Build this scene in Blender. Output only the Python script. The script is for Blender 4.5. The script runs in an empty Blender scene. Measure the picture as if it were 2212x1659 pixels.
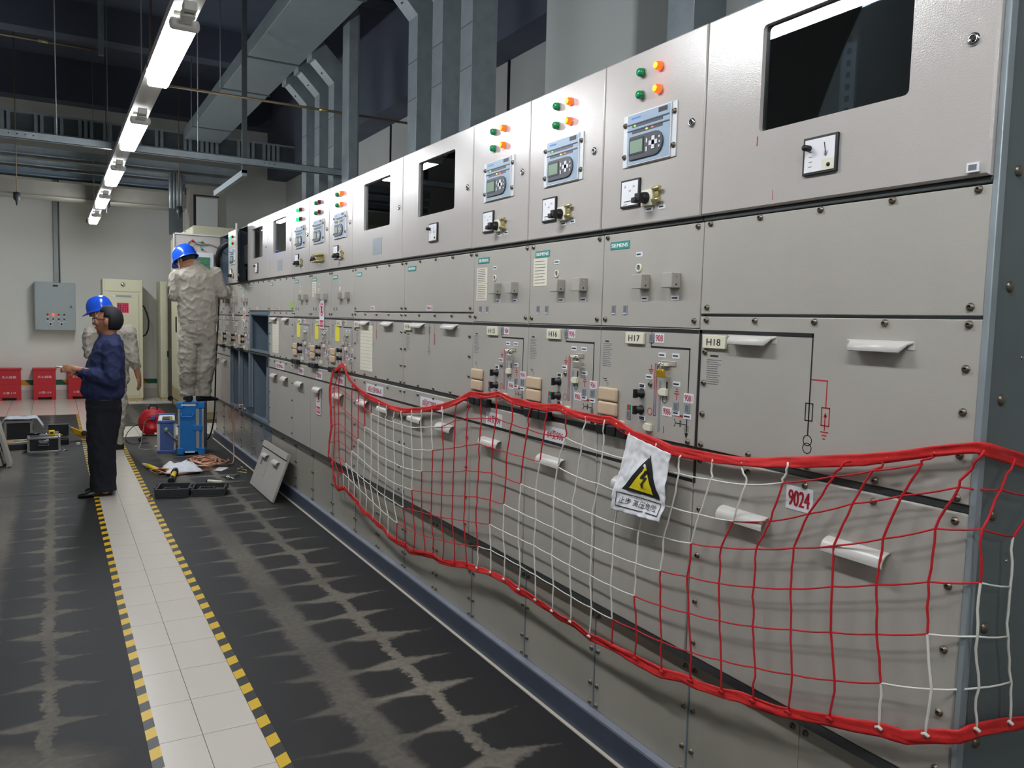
import bpy, bmesh, math, random
from mathutils import Vector, Matrix, noise
from math import sin, cos, pi, radians, sqrt, atan2
random.seed(7)
SC = bpy.context.scene
COL = SC.collection

# ---------------------------------------------------------------- camera
FPX, IW, IH = 1719.1, 2212.0, 1659.0
def cam_basis(yaw, pitch, roll):
    cy, sy, cp, sp = cos(yaw), sin(yaw), cos(pitch), sin(pitch)
    fw = Vector((sy*cp, cy*cp, -sp)); r = Vector((cy, -sy, 0)); u = r.cross(fw)
    c, s = cos(roll), sin(roll)
    return c*r + s*u, -s*r + c*u, fw
CR, CU, CF = cam_basis(radians(29.9876), radians(4.5246), radians(1.5143))
CAMP = Vector((0, 0, 1.52))
cd = bpy.data.cameras.new('camera'); cam = bpy.data.objects.new('camera', cd); COL.objects.link(cam)
cd.sensor_fit = 'HORIZONTAL'; cd.sensor_width = 36.0; cd.lens = FPX/IW*36.0
cd.clip_start = .05; cd.clip_end = 100
mw = Matrix((CR, CU, -CF)).transposed().to_4x4(); mw.translation = CAMP
cam.matrix_world = mw
SC.camera = cam

# ---------------------------------------------------------------- world and exposure (an indoor room: no sky)
w = bpy.data.worlds.new('world'); SC.world = w; w.use_nodes = True
w.node_tree.nodes['Background'].inputs[0].default_value = (.012, .014, .018, 1)
w.node_tree.nodes['Background'].inputs[1].default_value = 1.0
VS = SC.view_settings
VS.view_transform = 'Standard'; VS.look = 'None'; VS.gamma = 1.0; VS.use_curve_mapping = False
VS.exposure = 0.0
LAMP_STRENGTH = 62.0          # radiance of the lit luminaire diffusers

# ---------------------------------------------------------------- materials
def s2l(c): return tuple(((v/255)/12.92 if v/255 <= .04045 else ((v/255+.055)/1.055)**2.4) for v in c)
def nd(nt, t, **k):
    n = nt.nodes.new(t)
    for a, b in k.items(): setattr(n, a, b)
    return n
def mth(nt, op, a, b=None, c=None, clamp=False):
    n = nt.nodes.new('ShaderNodeMath'); n.operation = op; n.use_clamp = clamp
    for i, v in enumerate((a, b, c)):
        if v is None: continue
        if isinstance(v, (int, float)): n.inputs[i].default_value = v
        else: nt.links.new(v, n.inputs[i])
    return n.outputs[0]
def mixc(nt, f, a, b):
    n = nt.nodes.new('ShaderNodeMix'); n.data_type = 'RGBA'
    for i, v in ((0, f), (6, a), (7, b)):
        if isinstance(v, (int, float)): n.inputs[i].default_value = v
        elif isinstance(v, tuple): n.inputs[i].default_value = (*v, 1) if len(v) == 3 else v
        else: nt.links.new(v, n.inputs[i])
    return n.outputs[2]
MATS = {}
def mat(name, rgb, rough=.5, metal=0., var=0., vscale=6., bump=0., bscale=200., emit=None, es=0., spec=.5, rvar=0., coat=0.):
    m = bpy.data.materials.new(name); MATS[name] = m; m.use_nodes = True
    nt = m.node_tree; p = nt.nodes['Principled BSDF']; c = s2l(rgb)
    p.inputs['Base Color'].default_value = (*c, 1); p.inputs['Roughness'].default_value = rough
    p.inputs['Metallic'].default_value = metal; p.inputs['Specular IOR Level'].default_value = spec
    if coat: p.inputs['Coat Weight'].default_value = coat; p.inputs['Coat Roughness'].default_value = .08
    tc = None
    if var or bump or rvar: tc = nd(nt, 'ShaderNodeTexCoord')
    if var or rvar:
        n = nd(nt, 'ShaderNodeTexNoise'); n.inputs['Scale'].default_value = vscale; n.inputs['Detail'].default_value = 5
        nt.links.new(tc.outputs['Object'], n.inputs['Vector'])
        f = mth(nt, 'MULTIPLY_ADD', n.outputs['Fac'], 2.0, -.5, clamp=True)
        if var:
            d = tuple(max(0, x*(1-var)) for x in c); l = tuple(min(1, x*(1+var*.6)) for x in c)
            nt.links.new(mixc(nt, f, d, l), p.inputs['Base Color'])
        if rvar: nt.links.new(mth(nt, 'MULTIPLY_ADD', f, rvar, rough-rvar/2), p.inputs['Roughness'])
    if bump:
        n = nd(nt, 'ShaderNodeTexNoise'); n.inputs['Scale'].default_value = bscale; n.inputs['Detail'].default_value = 2
        nt.links.new(tc.outputs['Object'], n.inputs['Vector'])
        b = nd(nt, 'ShaderNodeBump'); b.inputs['Strength'].default_value = bump; b.inputs['Distance'].default_value = .002
        nt.links.new(n.outputs['Fac'], b.inputs['Height']); nt.links.new(b.outputs['Normal'], p.inputs['Normal'])
    if emit:
        p.inputs['Emission Color'].default_value = (*s2l(emit), 1); p.inputs['Emission Strength'].default_value = es
    return m
mat('coat_door', (186, 180, 174), .16, bump=.24, bscale=300, var=.03, vscale=3, spec=.6)
mat('coat_cover', (176, 171, 162), .42, bump=.18, bscale=420, var=.05, vscale=4)
mat('coat_white', (204, 200, 193), .28)
mat('coat_base', (162, 157, 144), .42, var=.16, vscale=3.5, rvar=.15)
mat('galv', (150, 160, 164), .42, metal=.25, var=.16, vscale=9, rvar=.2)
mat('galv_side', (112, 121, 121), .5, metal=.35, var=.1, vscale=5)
mat('galv_dark', (92, 98, 100), .5, metal=.4, var=.15, vscale=10)
mat('galv_blue', (112, 126, 138), .5, metal=.25, var=.12, vscale=8)
mat('bare_steel', (196, 195, 186), .3, metal=.75, var=.12, vscale=3, rvar=.25)
mat('rail_dark', (70, 74, 74), .45, metal=.4)
mat('black', (22, 22, 24), .45)
mat('black_gloss', (18, 18, 20), .25)
mat('print_black', (26, 25, 28), .6)
mat('print_red', (190, 34, 48), .55)
mat('print_red2', (170, 24, 40), .55)
mat('print_grey', (110, 112, 118), .7)
mat('tag_white', (226, 228, 232), .5)
mat('cream', (228, 224, 200), .4)
mat('paper_cream', (226, 220, 200), .8)
mat('paper_white', (236, 236, 238), .75)
mat('teal', (44, 142, 132), .45)
mat('white_print', (238, 240, 240), .5)
mat('screw', (122, 114, 100), .36, metal=.7)
mat('screw_hole', (50, 44, 36), .5)
mat('chrome', (205, 206, 208), .16, metal=1.)
mat('brass', (190, 176, 124), .3, metal=.7)
mat('brass_lock', (214, 172, 60), .3, metal=.75)
mat('steel_lock', (200, 196, 184), .28, metal=.7)
mat('relay_plate', (214, 216, 218), .35)
mat('relay_blue', (146, 166, 186), .4)
mat('relay_dark', (62, 64, 70), .4)
mat('relay_strip', (58, 70, 86), .45)
mat('lcd', (138, 160, 140), .2)
mat('lamp_green', (14, 140, 84), .2)
mat('lamp_green_lit', (20, 210, 110), .2, emit=(30, 255, 130), es=1.2)
mat('lamp_red', (120, 26, 40), .2)
mat('lamp_red_lit', (230, 40, 20), .25, emit=(255, 70, 10), es=3.2)
mat('lamp_core', (255, 190, 40), .25, emit=(255, 190, 20), es=4.5)
mat('led_green', (120, 255, 60), .3, emit=(110, 255, 60), es=4)
mat('led_red', (255, 70, 40), .3, emit=(255, 60, 40), es=5)
mat('led_amber', (255, 190, 40), .3, emit=(255, 170, 30), es=5)
mat('pillow', (206, 180, 150), .55, var=.04)
mat('blue_text', (84, 132, 206), .5)
mat('green_sticker', (140, 206, 60), .5)
mat('yellow_sticker', (236, 224, 60), .6)
mat('sign_red', (214, 44, 84), .5)
mat('interior', (104, 118, 130), .6, metal=.2)
mat('interior_light', (150, 158, 164), .5, metal=.3)
mat('wall_white', (238, 237, 230), .75, var=.03, vscale=1.2)
mat('wall_grey', (206, 208, 204), .7, var=.03, vscale=1.5)
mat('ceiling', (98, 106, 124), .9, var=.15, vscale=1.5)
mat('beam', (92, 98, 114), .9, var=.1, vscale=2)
mat('pillar', (196, 200, 196), .8)
mat('tile', (222, 214, 202), .2, var=.02, vscale=2)
mat('grout', (84, 78, 70), .9)
mat('plinth_blue', (72, 80, 96), .45, var=.12, vscale=8)
mat('plinth_edge', (134, 138, 150), .4, var=.15, vscale=14)
mat('edge_strip', (206, 196, 180), .45)
mat('cream_cab', (212, 208, 180), .5, var=.03, vscale=2)
mat('cream_base', (186, 168, 126), .55)
mat('grey_box', (170, 180, 182), .45)
mat('red_box', (206, 44, 54), .4)
mat('pink', (206, 60, 96), .6)
mat('green_tape', (22, 104, 66), .5)
mat('yellow_tape', (224, 176, 40), .5)
mat('base_white', (206, 202, 192), .5)
mat('net_red', (196, 28, 38), .7)
mat('net_white', (226, 224, 214), .75)
mat('band_red', (214, 40, 40), .6, var=.16, vscale=30, bump=.6, bscale=60)
mat('sign_yellow', (236, 214, 20), .6)
mat('case_blue', (28, 120, 196), .4)
mat('case_grey', (82, 92, 104), .45, var=.08)
mat('case_strip', (160, 158, 152), .5)
mat('instr_white', (206, 206, 196), .45)
mat('instr_blue', (76, 100, 160), .45)
mat('reel_red', (206, 34, 44), .35)
mat('copper', (206, 148, 116), .35, metal=.35)
mat('cable_black', (26, 27, 30), .5)
mat('cable_grey', (128, 126, 122), .5)
mat('cloth_white', (224, 226, 232), .85)
mat('cloth_bag', (196, 202, 210), .45)
mat('tool_yellow', (238, 206, 20), .4)
mat('tool_amber', (240, 178, 16), .4)
mat('plastic_black', (52, 54, 56), .5)
mat('alu', (190, 190, 186), .3, metal=.8)
mat('case_black', (30, 32, 36), .55)
mat('tray_orange', (214, 150, 40), .6, var=.1)
mat('skin', (178, 122, 92), .55, var=.06, vscale=25)
mat('hair', (26, 26, 32), .7)
mat('navy', (38, 48, 88), .85, var=.12, vscale=20)
mat('trouser_dark', (24, 26, 36), .85)
mat('work_grey', (172, 165, 152), .85, var=.05, vscale=14)
mat('helmet_blue', (30, 86, 214), .22)
mat('shoe', (24, 23, 24), .35)
mat('shoe_cloth', (24, 24, 28), .8)
mat('lum_body', (222, 220, 214), .45)
mat('channel', (204, 200, 192), .5)
mat('tray_beige', (150, 146, 136), .5, metal=.2, var=.1)
mat('lens_clear', (190, 196, 198), .15)
mat('phone_case', (150, 140, 120), .3)
mat('grey_conduit', (146, 150, 148), .45, metal=.4, var=.12, vscale=10)
mat('pipe_rust', (120, 104, 78), .5, metal=.3)
mat('pcb', (70, 130, 92), .5, var=.5, vscale=60)
mat('diffuser', (250, 250, 250), .4, emit=(246, 250, 255), es=LAMP_STRENGTH)
def glass_mat():
    m = bpy.data.materials.new('glass'); MATS['glass'] = m; m.use_nodes = True; nt = m.node_tree; nt.nodes.clear()
    o = nd(nt, 'ShaderNodeOutputMaterial'); mx = nd(nt, 'ShaderNodeMixShader'); t = nd(nt, 'ShaderNodeBsdfTransparent'); g = nd(nt, 'ShaderNodeBsdfGlossy')
    t.inputs[0].default_value = (.62, .67, .7, 1); g.inputs['Roughness'].default_value = .03; g.inputs[0].default_value = (.9, .93, .95, 1)
    fr = nd(nt, 'ShaderNodeFresnel'); fr.inputs[0].default_value = 1.5
    n = nd(nt, 'ShaderNodeTexNoise'); n.inputs['Scale'].default_value = 9; tc = nd(nt, 'ShaderNodeTexCoord'); nt.links.new(tc.outputs['Object'], n.inputs['Vector'])
    g.inputs['Roughness'].default_value = .006
    nt.links.new(fr.outputs[0], mx.inputs[0]); nt.links.new(t.outputs[0], mx.inputs[1]); nt.links.new(g.outputs[0], mx.inputs[2]); nt.links.new(mx.outputs[0], o.inputs[0])
glass_mat()
def mat_floor_mat(name, lines, phase, blots=()):
    """dark rubber matting with dust trodden in along the seams of what lies below"""
    m = bpy.data.materials.new(name); MATS[name] = m; m.use_nodes = True; nt = m.node_tree; p = nt.nodes['Principled BSDF']
    tc = nd(nt, 'ShaderNodeTexCoord'); sp = nd(nt, 'ShaderNodeSeparateXYZ'); nt.links.new(tc.outputs['Object'], sp.inputs[0])
    n1 = nd(nt, 'ShaderNodeTexNoise'); n1.inputs['Scale'].default_value = 5; n1.inputs['Detail'].default_value = 6; nt.links.new(tc.outputs['Object'], n1.inputs['Vector'])
    n2 = nd(nt, 'ShaderNodeTexNoise'); n2.inputs['Scale'].default_value = 38; n2.inputs['Detail'].default_value = 4; nt.links.new(tc.outputs['Object'], n2.inputs['Vector'])
    n3 = nd(nt, 'ShaderNodeTexNoise'); n3.inputs['Scale'].default_value = 1.1; n3.inputs['Detail'].default_value = 3; nt.links.new(tc.outputs['Object'], n3.inputs['Vector'])
    n4 = nd(nt, 'ShaderNodeTexNoise'); n4.inputs['Scale'].default_value = 2.3; n4.inputs['Detail'].default_value = 2; nt.links.new(tc.outputs['Object'], n4.inputs['Vector'])
    wob = mth(nt, 'MULTIPLY_ADD', n1.outputs['Fac'], .12, -.06)
    fine = mth(nt, 'MULTIPLY_ADD', n2.outputs['Fac'], .07, -.035)
    Y = mth(nt, 'ADD', sp.outputs[1], mth(nt, 'ADD', mth(nt, 'MULTIPLY_ADD', n4.outputs['Fac'], .16, -.08), mth(nt, 'MULTIPLY_ADD', n1.outputs['Fac'], .03, -.015)))
    fr = mth(nt, 'FRACT', mth(nt, 'DIVIDE', mth(nt, 'SUBTRACT', Y, phase-.15), .303))
    dy = mth(nt, 'MULTIPLY', mth(nt, 'ABSOLUTE', mth(nt, 'SUBTRACT', fr, .5)), .303)
    tot = None
    for x0, wid, reach, amt in lines:
        dx = mth(nt, 'ABSOLUTE', mth(nt, 'ADD', mth(nt, 'SUBTRACT', sp.outputs[0], x0), mth(nt, 'ADD', mth(nt, 'MULTIPLY', wob, .7), fine)))
        lon = mth(nt, 'MULTIPLY', mth(nt, 'SUBTRACT', 1., mth(nt, 'DIVIDE', dx, wid), clamp=True), 2.2, clamp=True)
        rch = mth(nt, 'MULTIPLY_ADD', n1.outputs['Fac'], reach*1.3, reach*.35)
        tp = mth(nt, 'SUBTRACT', 1., mth(nt, 'DIVIDE', dx, rch), clamp=True)
        wdt = mth(nt, 'MULTIPLY', mth(nt, 'POWER', tp, 1.6), .062)
        tr = mth(nt, 'DIVIDE', mth(nt, 'SUBTRACT', wdt, mth(nt, 'ADD', dy, mth(nt, 'MULTIPLY', fine, .5))), .02, clamp=True)
        f = mth(nt, 'MULTIPLY', mth(nt, 'MAXIMUM', lon, tr), amt)
        tot = f if tot is None else mth(nt, 'MAXIMUM', tot, f)
    for bx, by, br in blots:
        d2 = mth(nt, 'SQRT', mth(nt, 'ADD', mth(nt, 'POWER', mth(nt, 'SUBTRACT', sp.outputs[0], bx), 2.), mth(nt, 'POWER', mth(nt, 'SUBTRACT', sp.outputs[1], by), 2.)))
        tot = mth(nt, 'MAXIMUM', tot, mth(nt, 'MULTIPLY', mth(nt, 'SUBTRACT', 1.1, mth(nt, 'DIVIDE', mth(nt, 'ADD', d2, mth(nt, 'MULTIPLY', wob, 2.5)), br), clamp=True), 1.1, clamp=True))
    tot = mth(nt, 'MULTIPLY', tot, mth(nt, 'MULTIPLY_ADD', n3.outputs['Fac'], 1.6, -.1, clamp=True))
    tot = mth(nt, 'MULTIPLY', tot, mth(nt, 'MULTIPLY_ADD', n2.outputs['Fac'], .9, .4, clamp=True))
    tot = mth(nt, 'ADD', tot, mth(nt, 'MULTIPLY', n1.outputs['Fac'], .05), clamp=True)
    nt.links.new(mixc(nt, tot, s2l((34, 34, 36)), s2l((136, 129, 116))), p.inputs['Base Color'])
    nt.links.new(mth(nt, 'MULTIPLY_ADD', tot, .3, .55), p.inputs['Roughness']); p.inputs['Specular IOR Level'].default_value = .3
mat_floor_mat('mat_right', ((1.31, .035, .33, .95), (1.0, .085, .33, .62)), 3.195)
mat_floor_mat('mat_left', ((-.04, .032, .24, .8), (-.36, .12, .2, .7)), 3.27, ((-.12, 2.86, .3),))
def tape_mat(name, a, b, period, ax, slant, off=0., duty=.5):
    m = bpy.data.materials.new(name); MATS[name] = m; m.use_nodes = True; nt = m.node_tree; p = nt.nodes['Principled BSDF']
    tc = nd(nt, 'ShaderNodeTexCoord'); sp = nd(nt, 'ShaderNodeSeparateXYZ'); nt.links.new(tc.outputs['Object'], sp.inputs[0])
    run, across = (1, 0) if ax == 'y' else (0, 2)
    t = mth(nt, 'FRACT', mth(nt, 'DIVIDE', mth(nt, 'SUBTRACT', mth(nt, 'MULTIPLY_ADD', sp.outputs[across], slant, sp.outputs[run]), off), period))
    nt.links.new(mixc(nt, mth(nt, 'GREATER_THAN', t, duty), s2l(a), s2l(b)), p.inputs['Base Color']); p.inputs['Roughness'].default_value = .4
tape_mat('hazard_tape', (226, 184, 26), (44, 44, 42), .149, 'y', -.55)
tape_mat('wall_tape', (24, 100, 66), (222, 160, 44), .9, 'x', 1.0, -.12, .61)
def tilefar_mat():
    m = bpy.data.materials.new('tile_far'); MATS['tile_far'] = m; m.use_nodes = True; nt = m.node_tree; p = nt.nodes['Principled BSDF']
    tc = nd(nt, 'ShaderNodeTexCoord'); br = nd(nt, 'ShaderNodeTexBrick'); br.offset = 0
    for k, v in (('Scale', 1.), ('Brick Width', .3), ('Row Height', .3), ('Mortar Size', .003)): br.inputs[k].default_value = v
    for k, v in (('Color1', (226, 220, 208)), ('Color2', (222, 215, 203)), ('Mortar', (130, 124, 114))): br.inputs[k].default_value = (*s2l(v), 1)
    nt.links.new(tc.outputs['Object'], br.inputs['Vector']); nt.links.new(br.outputs['Color'], p.inputs['Base Color']); p.inputs['Roughness'].default_value = .2
tilefar_mat()

# ---------------------------------------------------------------- mesh helpers
class MB:
    def __init__(s, *mats): s.v = []; s.f = []; s.m = []; s.mats = list(mats); s.cur = 0; s.sm = []; s.smooth = False
    def mi(s, name):
        if name not in s.mats: s.mats.append(name)
        s.cur = s.mats.index(name); return s
    def add(s, vs, fs):
        b = len(s.v); s.v += [tuple(p) for p in vs]
        for f in fs: s.f.append([i+b for i in f]); s.m.append(s.cur); s.sm.append(s.smooth)
        return s
    def box(s, x0, x1, y0, y1, z0, z1):
        return s.add([(x0,y0,z0),(x1,y0,z0),(x1,y1,z0),(x0,y1,z0),(x0,y0,z1),(x1,y0,z1),(x1,y1,z1),(x0,y1,z1)],
                     [(0,3,2,1),(4,5,6,7),(0,1,5,4),(1,2,6,5),(2,3,7,6),(3,0,4,7)])
    def quad(s, a, b, c, d): return s.add([a,b,c,d], [(0,1,2,3)])
    def cyl(s, p0, p1, r0, r1=None, n=12, cap=True):
        p0 = Vector(p0); p1 = Vector(p1); r1 = r0 if r1 is None else r1
        d = (p1-p0).normalized(); a = d.orthogonal().normalized(); b = d.cross(a)
        vs = []
        for p, r in ((p0, r0), (p1, r1)):
            for i in range(n):
                t = 2*pi*i/n; vs.append(p + r*(cos(t)*a + sin(t)*b))
        fs = [(i, (i+1) % n, n+(i+1) % n, n+i) for i in range(n)]
        sm = s.smooth; s.smooth = True; s.add(vs, fs); s.smooth = sm
        if cap:
            b0 = len(s.v) - 2*n
            s.f += [[b0+i for i in range(n)][::-1], [b0+n+i for i in range(n)]]; s.m += [s.cur]*2; s.sm += [False]*2
        return s
    def tube(s, pts, r, n=6, cap=True, ry=None, mats=None):
        pts = [Vector(p) for p in pts]; N = len(pts); vs = []
        up = None
        for i, p in enumerate(pts):
            d = (pts[min(i+1, N-1)] - pts[max(i-1, 0)])
            d = d.normalized() if d.length > 1e-9 else Vector((0, 0, 1))
            if up is None: a = d.orthogonal().normalized()
            else:
                a = up - d*up.dot(d); a = a.normalized() if a.length > 1e-6 else d.orthogonal().normalized()
            up = a; b = d.cross(a); rr = r[i] if isinstance(r, (list, tuple)) else r
            for k in range(n):
                t = 2*pi*k/n; vs.append(p + rr*(cos(t)*a + sin(t)*b))
        base = len(s.v); s.v += [tuple(p) for p in vs]
        for i in range(N-1):
            c = s.cur
            if mats: s.mi(mats[i]); c = s.cur
            for k in range(n):
                s.f.append([base+i*n+k, base+i*n+(k+1) % n, base+(i+1)*n+(k+1) % n, base+(i+1)*n+k]); s.m.append(c); s.sm.append(True)
        if cap:
            s.f += [[base+k for k in range(n)][::-1], [base+(N-1)*n+k for k in range(n)]]; s.m += [s.cur]*2; s.sm += [True]*2
        return s
    def prism(s, pts, d):
        """closed 3-D polygon swept along d"""
        pts = [Vector(p) for p in pts]; n = len(pts); d = Vector(d)
        s.add(pts + [p+d for p in pts], [tuple(range(n))[::-1], tuple(range(n, 2*n))] + [(i, (i+1) % n, n+(i+1) % n, n+i) for i in range(n)])
        return s
    def lathe(s, prof, o, ax, n=12):
        """prof: (radius, height) pairs along the axis ax from o"""
        o = Vector(o); d = Vector(ax).normalized(); a = d.orthogonal().normalized(); b = d.cross(a); vs = []
        for r, h in prof:
            for i in range(n):
                t = 2*pi*i/n; vs.append(o + d*h + max(r, 1e-5)*(cos(t)*a + sin(t)*b))
        fs = [(j*n+i, j*n+(i+1) % n, (j+1)*n+(i+1) % n, (j+1)*n+i) for j in range(len(prof)-1) for i in range(n)]
        sm = s.smooth; s.smooth = True; s.add(vs, fs); s.smooth = sm; return s
    def mesh(s, name, bevel=0., seg=2, off=(0,0,0)):
        me = bpy.data.meshes.new(name); o = Vector(off)
        me.from_pydata([tuple(Vector(p)-o) for p in s.v], [], s.f)
        for m in (s.mats or ['coat_cover']): me.materials.append(MATS[m])
        me.polygons.foreach_set('material_index', s.m); me.polygons.foreach_set('use_smooth', s.sm)
        bm = bmesh.new(); bm.from_mesh(me); bmesh.ops.recalc_face_normals(bm, faces=bm.faces)
        if bevel:
            ed = [e for e in bm.edges if len(e.link_faces) == 2 and e.calc_face_angle(0) > .6]
            rs = bmesh.ops.bevel(bm, geom=ed, offset=bevel, segments=seg, affect='EDGES', profile=.5, clamp_overlap=True)
            for f in rs['faces']: f.smooth = True
        bm.to_mesh(me); bm.free()
        return me
def link(name, me, parent=None, loc=(0,0,0), rot=(0,0,0)):
    o = bpy.data.objects.new(name, me); COL.objects.link(o); o.location = loc; o.rotation_euler = rot
    if parent: o.parent = parent
    return o
def part(name, mb, parent=None, bevel=0., seg=2, off=(0,0,0), loc=(0,0,0), rot=(0,0,0)):
    return link(name, mb.mesh(name, bevel, seg, off), parent, loc, rot)
def tag(o, label, cat, group=None):
    o['label'] = label; o['category'] = cat
    if group: o['group'] = group
    return o
def thing(name, label, cat, loc=(0,0,0), rotz=0., group=None):
    o = link(name, None, None, loc, (0, 0, rotz)); o.empty_display_size = .1
    return tag(o, label, cat, group)
def struct(name, mb, bevel=0.):
    o = part(name, mb, None, bevel); o['kind'] = 'structure'; return o
_tx = {}
def text_geo(s):
    if s not in _tx:
        c = bpy.data.curves.new('t', 'FONT'); c.body = s; c.resolution_u = 3; o = bpy.data.objects.new('t', c); COL.objects.link(o)
        dg = bpy.context.evaluated_depsgraph_get(); e = o.evaluated_get(dg); me = e.to_mesh()
        vs = [v.co.copy() for v in me.vertices]; fs = [list(p.vertices) for p in me.polygons]; e.to_mesh_clear()
        bpy.data.objects.remove(o); bpy.data.curves.remove(c)
        x0 = min(v.x for v in vs); x1 = max(v.x for v in vs); y0 = min(v.y for v in vs); y1 = max(v.y for v in vs)
        _tx[s] = ([((v.x-x0)/(x1-x0)-.5, (v.y-y0)/(y1-y0)-.5) for v in vs], fs)
    return _tx[s]
def text_on(mb, s, o, right, up, w, h, bold=0.):
    """lettering fitted into w x h, centred at o on the plane spanned by right and up"""
    vs, fs = text_geo(s); o = Vector(o); r = Vector(right); u = Vector(up)
    mb.add([o + r*(x*w) + u*(y*h) for x, y in vs], fs)
    if bold:
        for k in (-1, 1): mb.add([o + r*(x*w + k*bold) + u*(y*h) + r.cross(u)*(-.00004*k) for x, y in vs], fs)
    return mb
def ring_pts(c, r, n, a, b): return [Vector(c) + r*(cos(2*pi*i/n)*Vector(a) + sin(2*pi*i/n)*Vector(b)) for i in range(n)]
# ================================================================= the room
ZC = 5.6
YB = 15.6
floor = struct('floor', MB('grout').box(-4.2, 3.9, -8.0, 15.6, -.2, -.006))
tl = MB('tile').box(0, 1, 0, 1, 0, 1)
def tile_mesh(wx, wy): return MB('tile').box(0, wx, 0, wy, -.006, 0).mesh('tile')
ta, tb = tile_mesh(.1465, .2965), tile_mesh(.1925, .2965)
k = 0
y = 2.94 - .2995*24
while y < 13.0:
    link('tile', ta, floor, (.2965, y, 0)); link('tile', tb, floor, (.445, y, 0)); y += .2995
part('tile_field', MB('tile_far').box(-4.2, .2955, 13.105, YB, -.006, 0).box(.2955, .797, 13.105, YB, -.006, 0).box(.797, 1.7, 14.27, YB, -.006, 0).box(.6385, .797, 10.56, 13.105, -.006, 0).box(.797, 3.9, 10.56, 11.56, -.006, 0), floor)
struct('wall_back', MB('wall_white').box(-4.4, 4.1, YB, YB+.2, -.2, 4.92))
struct('wall_right', MB('wall_grey').box(3.9, 4.1, -8.2, YB, -.2, 4.05))
struct('wall_left', MB('wall_grey').box(-4.4, -4.2, -8.2, YB, -.2, ZC))
struct('wall_front', MB('wall_white').box(-4.4, 4.1, -8.2, -8.0, -.2, ZC))
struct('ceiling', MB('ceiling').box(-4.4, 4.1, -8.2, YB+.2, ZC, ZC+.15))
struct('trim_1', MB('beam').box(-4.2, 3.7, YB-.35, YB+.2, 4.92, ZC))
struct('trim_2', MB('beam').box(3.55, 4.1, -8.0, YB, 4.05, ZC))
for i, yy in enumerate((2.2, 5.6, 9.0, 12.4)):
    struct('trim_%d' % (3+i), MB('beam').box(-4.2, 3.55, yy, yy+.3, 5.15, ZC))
struct('trim_7', MB('pillar').box(3.2, 3.9, 4.13, 5.2, -.006, ZC), .03)
struct('baseboard_back', MB('base_white').box(-4.2, 1.66, YB-.012, YB, 0, .15), .003)
for i, (yy, zt) in enumerate(((10.1, 4.05), (8.2, 4.05), (6.95, 4.05))):
    struct('trim_%d' % (8+i), MB('black').box(3.885, 3.9, yy, yy+.03, 0, zt))
tag(part('wall_tape', MB('wall_tape').box(-4.2, 1.66, YB-.003, YB, .231, .317)), 'green and yellow striped tape stuck along the white back wall', 'tape')
# floor coverings
def lay(name, m, label, cat, x0, x1, y0, y1, z0, z1, bev=0., group=None):
    return tag(part(name, MB(m).box(x0, x1, y0, y1, z0, z1), None, bev), label, cat, group)
lay('rubber_mat', 'mat_right', 'dusty black rubber mat in front of the switchgear row', 'mat', .6385, 1.652, -7.9, 10.555, -.006, .003)
lay('rubber_mat', 'mat_right', 'black rubber mat beyond the cross strip of tiles at the far right', 'mat', .80, 1.69, 11.565, 14.262, -.006, .003)
lay('rubber_mat', 'mat_left', 'dusty black rubber mat left of the tile walkway, nearest the camera', 'mat', -4.15, .2945, -7.9, 7.455, -.006, .003)
lay('rubber_mat', 'mat_left', 'black rubber mat under the tool cases at the far left', 'mat', -4.15, .2945, 7.462, 13.095, -.006, .003)
lay('hazard_tape', 'hazard_tape', 'yellow and black hazard tape along the left edge of the tile walkway', 'tape', .262, .299, -7.9, 13.095, .003, .0042)
lay('hazard_tape', 'hazard_tape', 'yellow and black hazard tape along the right edge of the tile walkway', 'tape', .635, .678, -7.9, 10.555, .003, .0042)
pl = thing('plinth', 'dark blue base plinth with pale floor strip running under the switchgear row', 'plinth', (1.667, .93, 0))
part('face_board', MB('plinth_blue').box(0, .02, 0, 9.2, 0, .1), pl)
part('ledge', MB('plinth_edge').box(0, .78, 0, 9.2, .1, .109), pl)
part('floor_strip', MB('edge_strip').box(-.014, 0, 0, 9.2, 0, .006), pl)
lay('threshold', 'base_white', 'white raised threshold strip before the far cream cabinets', 'threshold', .80, 1.69, 14.265, 14.31, 0, .03, .004)

# ================================================================= lighting strip
LX = .548
tr = thing('lighting_trunking', 'pale suspended channel carrying the row of lit luminaires', 'trunking', (LX, -4.6, 2.9))
part('channel', MB('channel').box(-.06, .06, 0, 19.05, 0, .004).box(-.06, -.056, 0, 19.05, .004, .045).box(.056, .06, 0, 19.05, .004, .045), tr)
for yy in (.9, 3.1, 5.3, 7.5, 9.7, 11.9, 14.0, 16.2, 18.4):
    part('joint_clip', MB('rail_dark').box(-.064, .064, yy, yy+.03, -.002, .048), tr)
for yy in (1.5, 6.2, 10.7, 14.5, 18.0):
    part('hanger', MB('galv').cyl((0, yy, .004), (0, yy, ZC-2.9), .004, n=6), tr)
part('end_cap', MB('black').box(-.07, .07, 19.05, 19.1, -.002, .048), tr)
def luminaire():
    L = 1.1
    o = thing('luminaire', '', 'light fixture')
    part('housing', MB('lum_body').box(-.045, .045, 0, L, -.018, 0), o, .004)
    part('diffuser', MB('diffuser').box(-.055, .055, .02, L, -.08, -.018), o, .01, 1)
    part('end_plate', MB('lum_body').box(-.066, .066, -.03, .02, -.082, -.03), o, .016)
    b = MB('lum_body').box(-.026, .026, -.1, -.025, -.06, -.03)
    b.cyl((0, -.12, -.062), (0, -.12, -.03), .032, n=14)
    b.box(-.028, .028, -.2, -.13, -.05, -.01)
    nk = part('cable_entry', b, o, .004)
    part('gland', MB('rail_dark').box(-.02, .02, -.162, -.155, -.0535, -.045), nk)
    return o
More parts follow.
